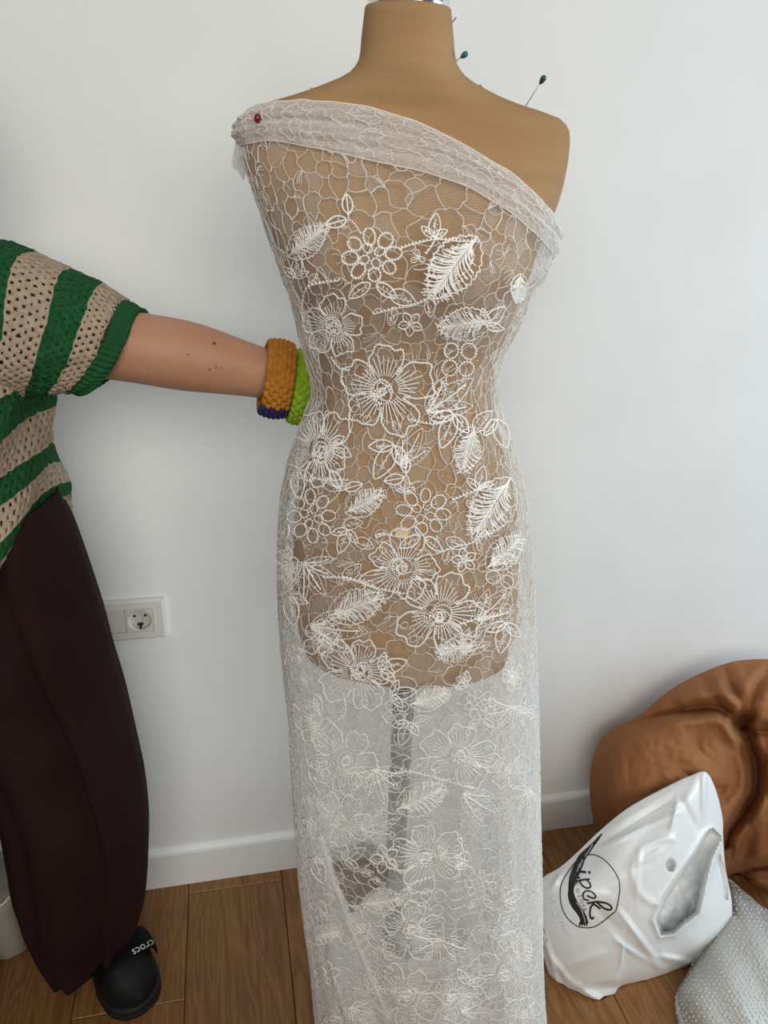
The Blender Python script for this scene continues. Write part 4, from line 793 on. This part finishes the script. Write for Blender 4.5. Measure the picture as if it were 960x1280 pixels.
hd = jn(pix(-205, 215, .87), .068, nk2); hd2 = jn(pix(-225, 150, .86), .082, hd); hd3 = jn(pix(-233, 95, .87), .062, hd2)
# arm that reaches to the mannequin
pr = ch2
for x, y, D, r in ((-15, 385, .92, 62), (50, 410, .92, 52), (110, 425, .92, 49), (150, 431, .922, 47), (175, 435, .925, 46.5), (205, 440, .93, 47), (240, 446, .935, 46.5), (284, 456, .942, 39.5), (318, 464, .95, 34.5), (345, 470, .957, 32), (378, 477, .972, 30)): pr = jn(pix(x, y, D), r_(r, D), pr)
wrist = pr; wp = J[wrist][0]; h1 = jn(wp+S_(.028, .022, -.004), .026, wrist); h2 = jn(wp+S_(.055, .042, -.006), .024, h1); kn = h2; kp = J[h2][0]
for dz, dl, rr in ((.026, 1.0, .0088), (.009, 1.12, .0092), (-.009, 1.05, .009), (-.026, .85, .008)):
    a1 = jn(kp+S_(.012, .006, dz), rr+.002, kn); a2 = jn(kp+S_(.012+.030*dl, -.002, dz*1.05), rr, a1); a3 = jn(kp+S_(.012+.046*dl, -.018, dz*1.0), rr-.0008, a2); jn(kp+S_(.012+.044*dl, -.034, dz*.95), rr-.0016, a3)
t1 = jn(wp+S_(.032, .004, .022), .0125, h1); t2 = jn(wp+S_(.058, -.002, .034), .0105, t1); jn(wp+S_(.086, -.006, .030), .009, t2)
# other arm hanging
pr = ch2
for x, y, D, r in ((-170, 385, .92, 60), (-215, 440, .93, 52), (-235, 540, .93, 45), (-240, 620, .90, 40), (-225, 720, .85, 33)): pr = jn(pix(x, y, D), r_(r, D), pr)
wp = J[pr][0]; h1 = jn(wp+S_(.0, -.02, -.045), .028, pr); kp = J[h1][0]
for dx, L, rr in ((-.026, .060, .008), (-.009, .072, .009), (.009, .075, .0092), (.026, .068, .0088)):
    a1 = jn(kp+S_(dx, -.006, -.03), rr+.002, h1); a2 = jn(kp+S_(dx, -.012, -.03-L*.55), rr, a1); jn(kp+S_(dx*.9, -.004, -.03-L), rr-.0015, a2)
t1 = jn(wp+S_(.028, -.03, -.04), .012, h1); jn(wp+S_(.040, -.04, -.085), .0095, t1)
# legs
for dx in (0.0, -0.30):
    pr = pel
    for x, y, D, r, kx in [(-45, 800, .93, .09, .45), (20, 900, .94, .075, .85), (75, 1000, .95, .055, 1), (100, 1080, .96, .05, 1), (120, 1150, .985, .036, 1)]: pr = jn(pix(x, y, D)+S_(dx*kx, 0, 0), r, pr)
    q = J[pr][0]; an = jn(S_(q[0]-.004, q[1]+.004, .085), .030, pr); jn(S_(q[0]+.004, q[1]-.030, .062), .026, an)
me = bpy.data.meshes.new('body'); off = rootloc(person); me.from_pydata([tuple(V2W(p)-off) for p, r in J], Ed, []); me.materials.append(M['skin'])
body = bpy.data.objects.new('body', me); COL.objects.link(body); body.parent = person
sm_ = body.modifiers.new('skin', 'SKIN'); sm_.use_smooth_shade = True; lay_ = me.skin_vertices[0] if len(me.skin_vertices) else None
if lay_ is None:
    bmx = bmesh.new(); bmx.from_mesh(me); bmx.verts.layers.skin.verify(); bmx.to_mesh(me); bmx.free(); lay_ = me.skin_vertices[0]
for i, (p, r) in enumerate(J): lay_.data[i].radius = (r, r); lay_.data[i].use_root = (i == 0)
subsurf(body, 2)
# face and hair (just outside the frame)
hc = pix(-225, 150, .86); fwd = S_(0.25, -0.97, -0.1)
def blob(name, c, rad, m, par, rot=None):
    obj(name, V2W(BALL_V*np.array(rad)+np.asarray(c)), BALL_F, m, par)
M['hair'] = add_noise(mat('dark_hair', (0.03, 0.016, 0.01), 0.5), (0.05, 0.028, 0.018), 60, 3, stretch=(6, 6, 1)); M['eye'] = mat('eye', (0.75, 0.73, 0.70), 0.2); M['iris'] = mat('iris', (0.04, 0.02, 0.01), 0.15); M['lip'] = mat('lip', (0.42, 0.14, 0.12), 0.45)
for s in (-1, 1):
    e = hc+S_(s*.029, -.073, -.004); blob('eye', e, (.0115, .006, .0062), M['eye'], person); blob('iris', e+S_(0, -.0045, 0), (.0045, .002, .0045), M['iris'], person); blob('ear', hc+S_(s*.082, .008, -.012), (.008, .016, .026), M['skin'], person); blob('eyebrow', hc+S_(s*.031, -.078, .018), (.017, .006, .004), M['hair'], person)
blob('nose', hc+S_(0, -.086, -.028), (.012, .016, .022), M['skin'], person); blob('mouth', hc+S_(0, -.070, -.062), (.022, .009, .006), M['lip'], person)
hv = BALL_V*np.array([.094, .098, .105])+hc+S_(0, .022, .022); hv[:, 2] = np.where(BALL_V[:, 1] > -0.1, hv[:, 2], np.maximum(hv[:, 2], hc[2]+.032)); bk2 = BALL_V[:, 1] > -0.05; hv[bk2 & (BALL_V[:, 2] < 0), 2] -= .055*(-BALL_V[bk2 & (BALL_V[:, 2] < 0), 2])**.5; bunv = BALL_V*.035+hc+S_(0, .115, .06)
obj('hair', V2W(np.r_[hv, bunv]), BALL_F+[[i+len(BALL_V) for i in f] for f in BALL_F], M['hair'], person)
mb = MB()
for x, y, rr in ((268, 429, .0016), (235, 443, .0009), (262, 462, .0008), (270, 459, .0007), (277, 460, .0007)):
    D = np.interp(x, [205, 240, 284, 318], [.93, .935, .942, .95]); c = pix(x, y, D); hw = np.interp(x, [240, 284], [.0485, .040]); mid = pix(x, np.interp(x, [205, 240, 284], [440, 446, 456]), D); dzz = c[2]-mid[2]; dep = math.sqrt(max(1e-6, hw*hw-dzz*dzz)); mb.add(V2W(BALL_V*S_(rr, rr*.6, rr)+pix(x, y, D-dep*0.97)), BALL_F)
mb.build('mole', mat('mole', (0.10, 0.035, 0.02), 0.6), person)
# ---- crochet top
M['green'] = add_noise(mat('green_yarn', (0.012, 0.075, 0.024), 0.85, spec=0.15), (0.018, 0.110, 0.036), 140, 3, 0.8, 500, dist=0.002); M['beige'] = add_noise(mat('beige_yarn', (0.40, 0.305, 0.225), 0.9, spec=0.2), (0.50, 0.39, 0.295), 140, 3, 0.8, 500, dist=0.002)
def knit(name, S, nu, nv, colour, parent, holes=(0.60, 0.28), thick=0.0032, seed=0, close=False):
    g = np.random.default_rng(seed); K = 2*nu; uu = np.arange(K)/K; vv = np.arange(nv+1)/nv; U, Vv = np.meshgrid(uu, vv); P = S(U, Vv+0.16/nv*np.where(np.arange(K) % 2, 1, -1)[None]*np.where(np.arange(nv+1) % 2, 1, -1)[:, None]*0)
    P = P+g.normal(0, 0.0007, P.shape); verts = [P.reshape(-1, 3)]; nb = P.shape[0]*K; faces, mi, hv_ = [], [], []; n = nb
    for j in range(nv):
        c = colour(j); hs = holes[c]
        for i in range(nu):
            k0 = 2*i+(j % 2); id_ = [j*K+k0 % K, j*K+(k0+1) % K, j*K+(k0+2) % K, (j+1)*K+(k0+2) % K, (j+1)*K+(k0+1) % K, (j+1)*K+k0 % K]
            q = P.reshape(-1, 3)[id_]; ce = q.mean(0); h_ = hs*g.uniform(0.75, 1.15); sq = S_(0.62, 0.95, 0.62, 0.62, 0.95, 0.62)[:, None]
            hv_.append(ce+(q-ce)*h_*sq+g.normal(0, 0.0004, (6, 3)))
            for a in range(6): faces.append((id_[a], id_[(a+1) % 6], n+(a+1) % 6, n+a)); mi.append(c)
            n += 6
    v = np.concatenate(verts+[np.concatenate(hv_)]); o = obj(name, V2W(v), faces, [M['beige'], M['green']], parent, mi=mi); solidify(o, thick, 0.0); return o
TT = [ # right edge y, right edge x, half width px, tilt deg, depth, D
 (330, -20, 95, 8, .085, .92), (360, 15, 128, 14, .10, .92), (400, 42, 148, 20, .115, .92), (450, 56, 158, 25, .125, .92), (490, 60, 160, 28, .13, .92), (520, 60, 160, 30, .13, .92), (557, 61, 160, 31, .13, .92), (575, 64, 162, 32, .135, .92), (592, 75, 172, 43, .15, .92), (610, 79, 180, 49, .165, .92), (630, 77, 186, 54, .175, .92), (645, 70, 186, 56, .175, .92), (664, 62, 182, 57, .17, .92)]
TT = np.array(TT, float); TT[:, 1] -= np.interp(TT[:, 0], [330, 480, 560, 600], [6, 15, 16, 20]); TT[:, 3] += 4+8*(TT[:, 0] > 440); TT[:, 4] += 0.016; TT[:, 0] += 12; TT[:, 1] -= 6*(TT[:, 0] > 595)
def torso_s(U, Vv):
    y = 342+Vv*(676-342); c = [np.interp(y, TT[:, 0], TT[:, k]) for k in range(6)]; th = U*2*math.pi; out = np.zeros(U.shape+(3,))
    for ix in np.ndindex(U.shape):
        yy, xr_, a, tl, b, D = (q[ix] for q in c); e = pix(xr_, yy, D); m = r_(a, D); t_ = R(tl); ax = S_(math.cos(t_), 0, math.sin(t_)); ce = e-ax*m
        s_, c_ = math.sin(th[ix]), math.cos(th[ix]); out[ix] = ce+ax*m*np.sign(s_)*abs(s_)**0.85-S_(0, 1, 0)*b*np.sign(c_)*abs(c_)**0.85
        out[ix] += 0.004*math.sin(th[ix]*7+yy*0.05)*S_(s_, -c_, 0)
    return out
stripes = [(0, 352, 1), (352, 404, 1), (404, 462, 0), (462, 506, 1), (506, 553, 0), (553, 584, 1), (584, 608, 0), (608, 626, 1), (626, 647, 0), (647, 700, 1)]
top_ = empty('crochet_top', tuple(person.location), '', ''); bpy.data.objects.remove(top_)
NV = 36
def tcol(j):
    y = 330+(j+0.5)/NV*(664-330); return [c for a, b2, c in stripes if a <= y < b2][0]
sweater = knit('crochet_top', torso_s, 86, NV, tcol, person, seed=2)
SR = np.array([ # top x,y, bottom x,y
 (-95, 318, -70, 470), (-40, 303, -45, 490), (2, 303, -18, 492), (36, 316, 12, 492), (80, 334, 38, 492), (118, 353, 62, 489), (153, 377, 88, 487)], float)
SD = [.92, .92, .92, .92, .921, .922, .924]; sv = np.array([0, .16, .31, .47, .65, .82, 1.0])
def sleeve_s(U, Vv, R_=SR, vv=sv, Ds=SD, mirror=False):
    th = U*2*math.pi; q = [np.interp(Vv, vv, R_[:, k]) for k in range(4)]; D = np.interp(Vv, vv, Ds); out = np.zeros(U.shape+(3,))
    for ix in np.ndindex(U.shape):
        a = pix(q[0][ix], q[1][ix], D[ix]); b2 = pix(q[2][ix], q[3][ix], D[ix]); c = (a+b2)/2; e = (a-b2)/2; m = np.linalg.norm(e); sn = np.sign(math.sin(th[ix]))*abs(math.sin(th[ix]))**0.9
        bul = 0.018*math.sin(th[ix])**2*S_(1, 0, -0.3)
        out[ix] = c+e*math.cos(th[ix])-S_(0, 1, 0)*m*0.92*sn+bul+0.0015*math.sin(th[ix]*5+Vv[ix]*9)*S_(0, -sn, math.cos(th[ix]))
    if mirror:
        cx = pix(-92, 400, .92)[0]; out[..., 0] = 2*cx-out[..., 0]
    return out
def scol(NS):
    b = [(0, .16, 0), (.16, .47, 1), (.47, .65, 0), (.65, .825, 1), (.825, 1.01, 0)]; b = [(0, .155, 0), (.155, .47, 1), (.47, .66, 0), (.66, .83, 1), (.83, 1.01, 0)]
    return lambda j: [c for a, d, c in b if a <= (j+.5)/NS < d][0]
b_s = [(0, .17, 0), (.17, .46, 1), (.46, .645, 0), (.645, .82, 1), (.82, 1.01, 0)]
NS = 28
sl = knit('sleeve', sleeve_s, 48, NS, lambda j: [c for a, d, c in [(0, .17, 0), (.17, .475, 1), (.475, .685, 0), (.685, .84, 1), (.83, 1.01, 0)] if a <= (j+.5)/NS < d][0], sweater, seed=3)
knit('sleeve', lambda U, Vv: sleeve_s(U, Vv, mirror=True), 48, NS, lambda j: [c for a, d, c in [(0, .17, 0), (.17, .475, 1), (.475, .685, 0), (.685, .84, 1), (.83, 1.01, 0)] if a <= (j+.5)/NS < d][0], sweater, seed=4)
CR = np.array([(153, 377, 88, 487), (166, 384, 100, 490), (176, 389, 112, 490)], float)
M['rib'] = mat('green_rib', (0.014, 0.088, 0.028), 0.85, spec=0.2)
def cuff(mirror):
    n = 52*6; U, Vv = np.meshgrid(np.arange(n)/n, np.linspace(0, 1, 7)); p = sleeve_s(U, Vv, CR, np.array([0, .55, 1.]), [.924, .925, .926], mirror); c = p.mean(1, keepdims=True); d = p-c; d /= np.linalg.norm(d, axis=2, keepdims=True)
    p = p+d*(0.0016*np.cos(U*2*math.pi*52))[..., None]; o = obj('cuff', V2W(p).reshape(-1, 3), gridfaces(7, n, True), M['rib'], sweater); solidify(o, 0.003, -1.0); return o
cuff(False); cuff(True)
# ---- trousers
M['maroon'] = add_weave(add_noise(mat('maroon_cloth', (0.0215, 0.0085, 0.0085), 0.9, spec=0.12), (0.026, 0.011, 0.011), 10, 4), 420, 0.3)
def legshape(rows, name, seed, nth=96, sub=7):
    rw = smooth_poly(np.array(rows, float), sub*len(rows)); th = np.arange(nth)*2*math.pi/nth; out = []
    for k, (y, xl, xr_, D, b, tl) in enumerate(rw):
        L = pix(xl, y, D); Rt = pix(xr_, y, D); m = (Rt[0]-L[0])/2; ce = (L+Rt)/2; t_ = math.tan(R(tl)); q = k/len(rw); fo = 0.35+0.65*q
        s_, c_ = np.sin(th), np.cos(th); f = 1+fo*(0.10*np.sin(5*th+seed+2.2*q)+0.10*np.sin(9*th-seed+3*q)+0.05*np.sin(14*th+q*5))-0.16*fo*np.exp(-((th-0.55-0.25*q)/0.10)**2)-0.10*fo*np.exp(-((th-6.0+0.5*q)/0.08)**2)*(0.25+0.75*c_**2); f = f+0.02*np.sin(q*22+4*th)*sstep(0.6, 1, q)*c_**2
        x = ce[0]+m*np.sign(s_)*np.abs(s_)**.9*(0.985+0.015*f); yv = ce[1]-b*np.sign(c_)*np.abs(c_)**.9*f; z = ce[2]+(x-ce[0])*t_; out.append(np.stack([x, yv, np.maximum(z, 0.012)], 1))
    out = np.array(out); return V2W(out).reshape(-1, 3), gridfaces(len(rw), nth, True)
LL = [(640, -150, 60, .92, .12, 10), (668, -150, 73, .92, .128, 8), (700, -150, 87, .925, .135, 6), (780, -125, 116, .93, .14, 0), (840, -80, 133, .94, .13, 0), (890, -42, 149, .945, .12, 0), (950, -8, 163, .95, .115, 0), (1000, 10, 174, .95, .11, 0), (1050, 19, 179, .955, .11, 2), (1100, 26, 179, .96, .105, 6), (1130, 36, 179, .965, .095, 14), (1156, 48, 178, .97, .085, 24), (1182, 66, 172, .975, .075, 33)]
LEGX = 0.30                      # the other leg stands this far to the side
tb = MB(); v, f = legshape(LL, 'l', 1.0); tb.add(v, f.tolist()); v, f = legshape(LL, 'r', 2.3); nrow = len(v)//96; v = v-LEGX*np.repeat(sstep(0.0, 0.5, np.arange(nrow)/nrow), 96)[:, None]*EX; tb.add(v, f.tolist())
tr = tb.build('trousers', M['maroon'], person); solidify(tr, 0.003, -1)
# ---- clogs
M['clog'] = mat('black_clog', (0.006, 0.0068, 0.0078), 0.62, spec=0.25); M['sole'] = mat('clog_sole', (0.012, 0.0115, 0.011), 0.6, spec=0.3); M['strap'] = mat('black_strap', (0.003, 0.003, 0.0032), 0.75, spec=0.15)
def clog(origin, ang, lettered):
    ca, sa = math.cos(ang), math.sin(ang); fx = S_(sa, -ca, 0); sx_ = S_(ca, sa, 0)
    def at(l, s, z): return origin+fx*l+sx_*s+S_(0, 0, z)
    L = 0.265; nl, nc = 30, 28; rowsU, rowsS = [], []
    for i in range(nl):
        t = 1-i/(nl-1); l = L*(0.5-t) if False else L*(t-0.5)
        tt = np.clip(t, 0, 1); w = 0.049*(np.interp(tt, [0, .05, .2, .45, .72, .88, .96, 1], [.35, .62, .82, .86, 1.06, .95, .62, .10])); h = np.interp(tt, [0, .05, .2, .45, .6, .8, .93, 1], [.05, .07, .075, .082, .085, .070, .050, .020])
        ring_ = []
        for k in range(nc):
            a = math.pi*(k/(nc-1)); ring_.append(at(l, -w*math.copysign(abs(math.cos(a))**.75, math.cos(a)), 0.022+(h-0.0)*max(0, math.sin(a))**.7))
        rowsU.append(ring_)
    uv_ = np.array(rowsU); up = obj('clog', V2W(uv_).reshape(-1, 3), gridfaces(nl, nc), M['clog'], person); subsurf(up, 1)
    so = []
    N = 48; ths = np.arange(N)*2*math.pi/N
    def outline(sc_): 
        ts = (1-np.cos(ths))/2; w = 0.052*np.interp(ts, [0, .015, .06, .2, .45, .72, .88, .96, .99, 1], [0, .42, .66, .84, .88, 1.08, .97, .66, .36, 0]); return L*(ts-0.5)*1.03*sc_, w*np.where(ths < math.pi, 1, -1)*sc_
    pr_ = []
    for z, s in ((0.001, .95), (0.004, 1.0), (0.012, 1.0), (0.0135, .975), (0.015, 1.0), (0.026, 1.0), (0.028, .97)):
        l, w = outline(s); pr_.append(np.stack([at(a, b2, z) for a, b2 in zip(l, w)]))
    fs = gridfaces(len(pr_), N, True).tolist(); fs.append(list(range(N))[::-1]); fs.append(list(range((len(pr_)-1)*N, len(pr_)*N))); obj('sole', V2W(np.concatenate(pr_)), fs, M['sole'], up)
    mb = MB()
    for l, s in ((0.075, 0), (0.055, -.018), (0.055, .018), (0.09, .016), (0.09, -.016), (0.035, 0)):
        mb.add(V2W(BALL_V*S_(.005, .005, .003)+at(l, s, 0.022+np.interp(l/L+.5, [0, .45, .6, .8, .93, 1], [.05, .082, .085, .070, .050, .020])*(1-0.12*(s/.018)**2)+.0005)), BALL_F)
    mb.build('vent_hole', M['rubber'], up, kind='stuff')
    return up, at
sh = pixf(160, 1222); toe = pixf(178, 1268); heel = pixf(112, 1130); dvec = (toe-heel)/np.linalg.norm(toe-heel); cang = math.atan2(dvec[0], -dvec[1]); c1, at1 = clog(toe-dvec*0.1325, cang, True)
clog(toe-dvec*0.1325-S_(0.30, 0, 0), cang-0.1, False)
# strap swung forward over the instep
ns = 26; st = []
for i in range(ns):
    a = math.pi*(i/(ns-1)); sn = math.sin(a); sd = -0.051*math.cos(a)
    for l, e in ((0.034, 0), (0.030, .004), (-0.024, .006), (-0.028, 0.002)):
        st.append(at1(0.066+l*(0.45+0.55*sn)-0.010*(1-sn), sd*(1+e*3)+0.004, 0.045+0.068*sn**0.75+e))
so_ = obj('strap', V2W(np.array(st)), gridfaces(ns, 4), M['strap'], c1); solidify(so_, 0.004, -1); subsurf(so_, 1)
dgx = bpy.context.evaluated_depsgraph_get(); bvh_s = BVHTree.FromObject(so_, dgx); offm = np.array(rootloc(so_))
def cast_s(px, lift):
    out = np.full((len(px), 3), np.nan)
    for i, (x, y) in enumerate(px):
        h = bvh_s.ray_cast(Vector(CAM-offm), Vector(ray(x, y)).normalized())
        if h[0] is not None: out[i] = np.array(h[0])+offm+np.array(h[1])*lift*(1 if h[1].dot(Vector(ray(x, y))) < 0 else -1)
    return out
v, f = letters('crocs'); v = (v-S_(0, 0.25))*13.5; a = math.atan2(13, -25); P = S_(178.5, 1184)+v[:, :1]*S_(math.cos(a), math.sin(a))+v[:, 1:]*S_(math.sin(a), -math.cos(a))
w = cast_s(P, 0.0008); bad = np.isnan(w[:, 0])
if not bad.all(): w[bad] = w[~bad][0]; obj('strap_lettering', w, [q for q in f if not bad[list(q)].any()], mat('white_print', (0.62, 0.62, 0.62), 0.5), c1, smooth=False)
# ---------------------------------------------------------------- crochet bracelets
def bracelet(label, name, top, bot, width, D, m, rows, cnt, m2=None, seg=None, grp=None, bulge=.005):
    a, b2 = pix(*top, D), pix(*bot, D); c = (a+b2)/2; e = (a-b2)/2; Rr = np.linalg.norm(e); e /= Rr; ax = np.cross(S_(0, 1, 0), e); ax /= np.linalg.norm(ax)
    if ax[0] < 0: ax = -ax
    ax = ax*math.cos(0.22)+S_(0, 1, 0)*math.sin(0.22); d = np.cross(e, ax); d /= np.linalg.norm(d)
    if d[1] > 0: d = -d
    nu, nv = cnt*9, rows*7; th = np.arange(nu)*2*math.pi/nu; ss = np.linspace(0, 1, nv); TH, SS = np.meshgrid(th, ss); j = np.floor(SS*rows*0.999); fs = SS*rows-j; ft = (TH*cnt/(2*math.pi)+0.5*(j % 2)+0.35*np.abs(fs-.5)) % 1.0
    bump = (np.sin(math.pi*ft).clip(0)**.5)*(0.45+0.55*np.sin(math.pi*fs).clip(0)**.5); rad = Rr-.005+bulge*np.sin(math.pi*SS)**.6+0.0052*bump
    P = c+ax*((SS-.5)*width)[..., None]+rad[..., None]*(np.cos(TH)[..., None]*e+np.sin(TH)[..., None]*d)
    inn = np.array([c+ax*(s-.5)*width*.94+(Rr-.0075)*(np.cos(th)[:, None]*e+np.sin(th)[:, None]*d) for s in np.linspace(1, 0, 6)])
    allp = np.concatenate([P, inn]); nrow = len(allp); f = gridfaces(nrow, nu, True); cl = (np.arange(nu)[None]+(nrow-1)*nu).ravel(); f = np.concatenate([f, np.stack([cl, np.roll(cl, -1), np.roll(np.arange(nu), -1), np.arange(nu)], 1)])
    root = empty('bracelet', tuple(V2W(c)), label, 'bracelet', grp); V = V2W(allp).reshape(-1, 3)
    if m2 is None: obj('band', V, f, m, root)
    else:
        thf = th[f[:, 0] % nu]; sel = (np.abs((thf-math.pi+math.pi) % (2*math.pi)-math.pi-0) > 1e9); dd = np.abs(((thf-seg[0]+math.pi) % (2*math.pi))-math.pi); sel = dd < seg[1]
        def sub(fm, nm, mt):
            u, inv = np.unique(fm, return_inverse=True); obj(nm, V[u], inv.reshape(fm.shape), mt, root)
        sub(f[~sel], 'band', m); sub(f[sel], 'purple_section', m2)
M['mustard'] = add_noise(mat('mustard_yarn', (0.40, 0.155, 0.016), 0.8, spec=0.25), (0.50, 0.21, 0.03), 120, 3, 0.5, 600, dist=0.001); M['lime'] = add_noise(mat('lime_yarn', (0.25, 0.45, 0.02), 0.8, spec=0.25), (0.36, 0.58, 0.04), 120, 3, 0.5, 600, dist=0.001); M['purple'] = add_noise(mat('purple_yarn', (0.022, 0.010, 0.085), 0.8), (0.035, 0.018, 0.12), 120, 3, 0.5, 600, dist=0.001)
bracelet('wide mustard orange crochet bracelet with a purple patch, round the wrist', 'b', (353, 429), (338, 517), .037, .957, M['mustard'], 6, 26, M['purple'], (2.55, .42))
bracelet('lime green crochet bracelet nearest the dress form waist', 'b', (379, 441), (367, 525), .024, .972, M['lime'], 4, 26)
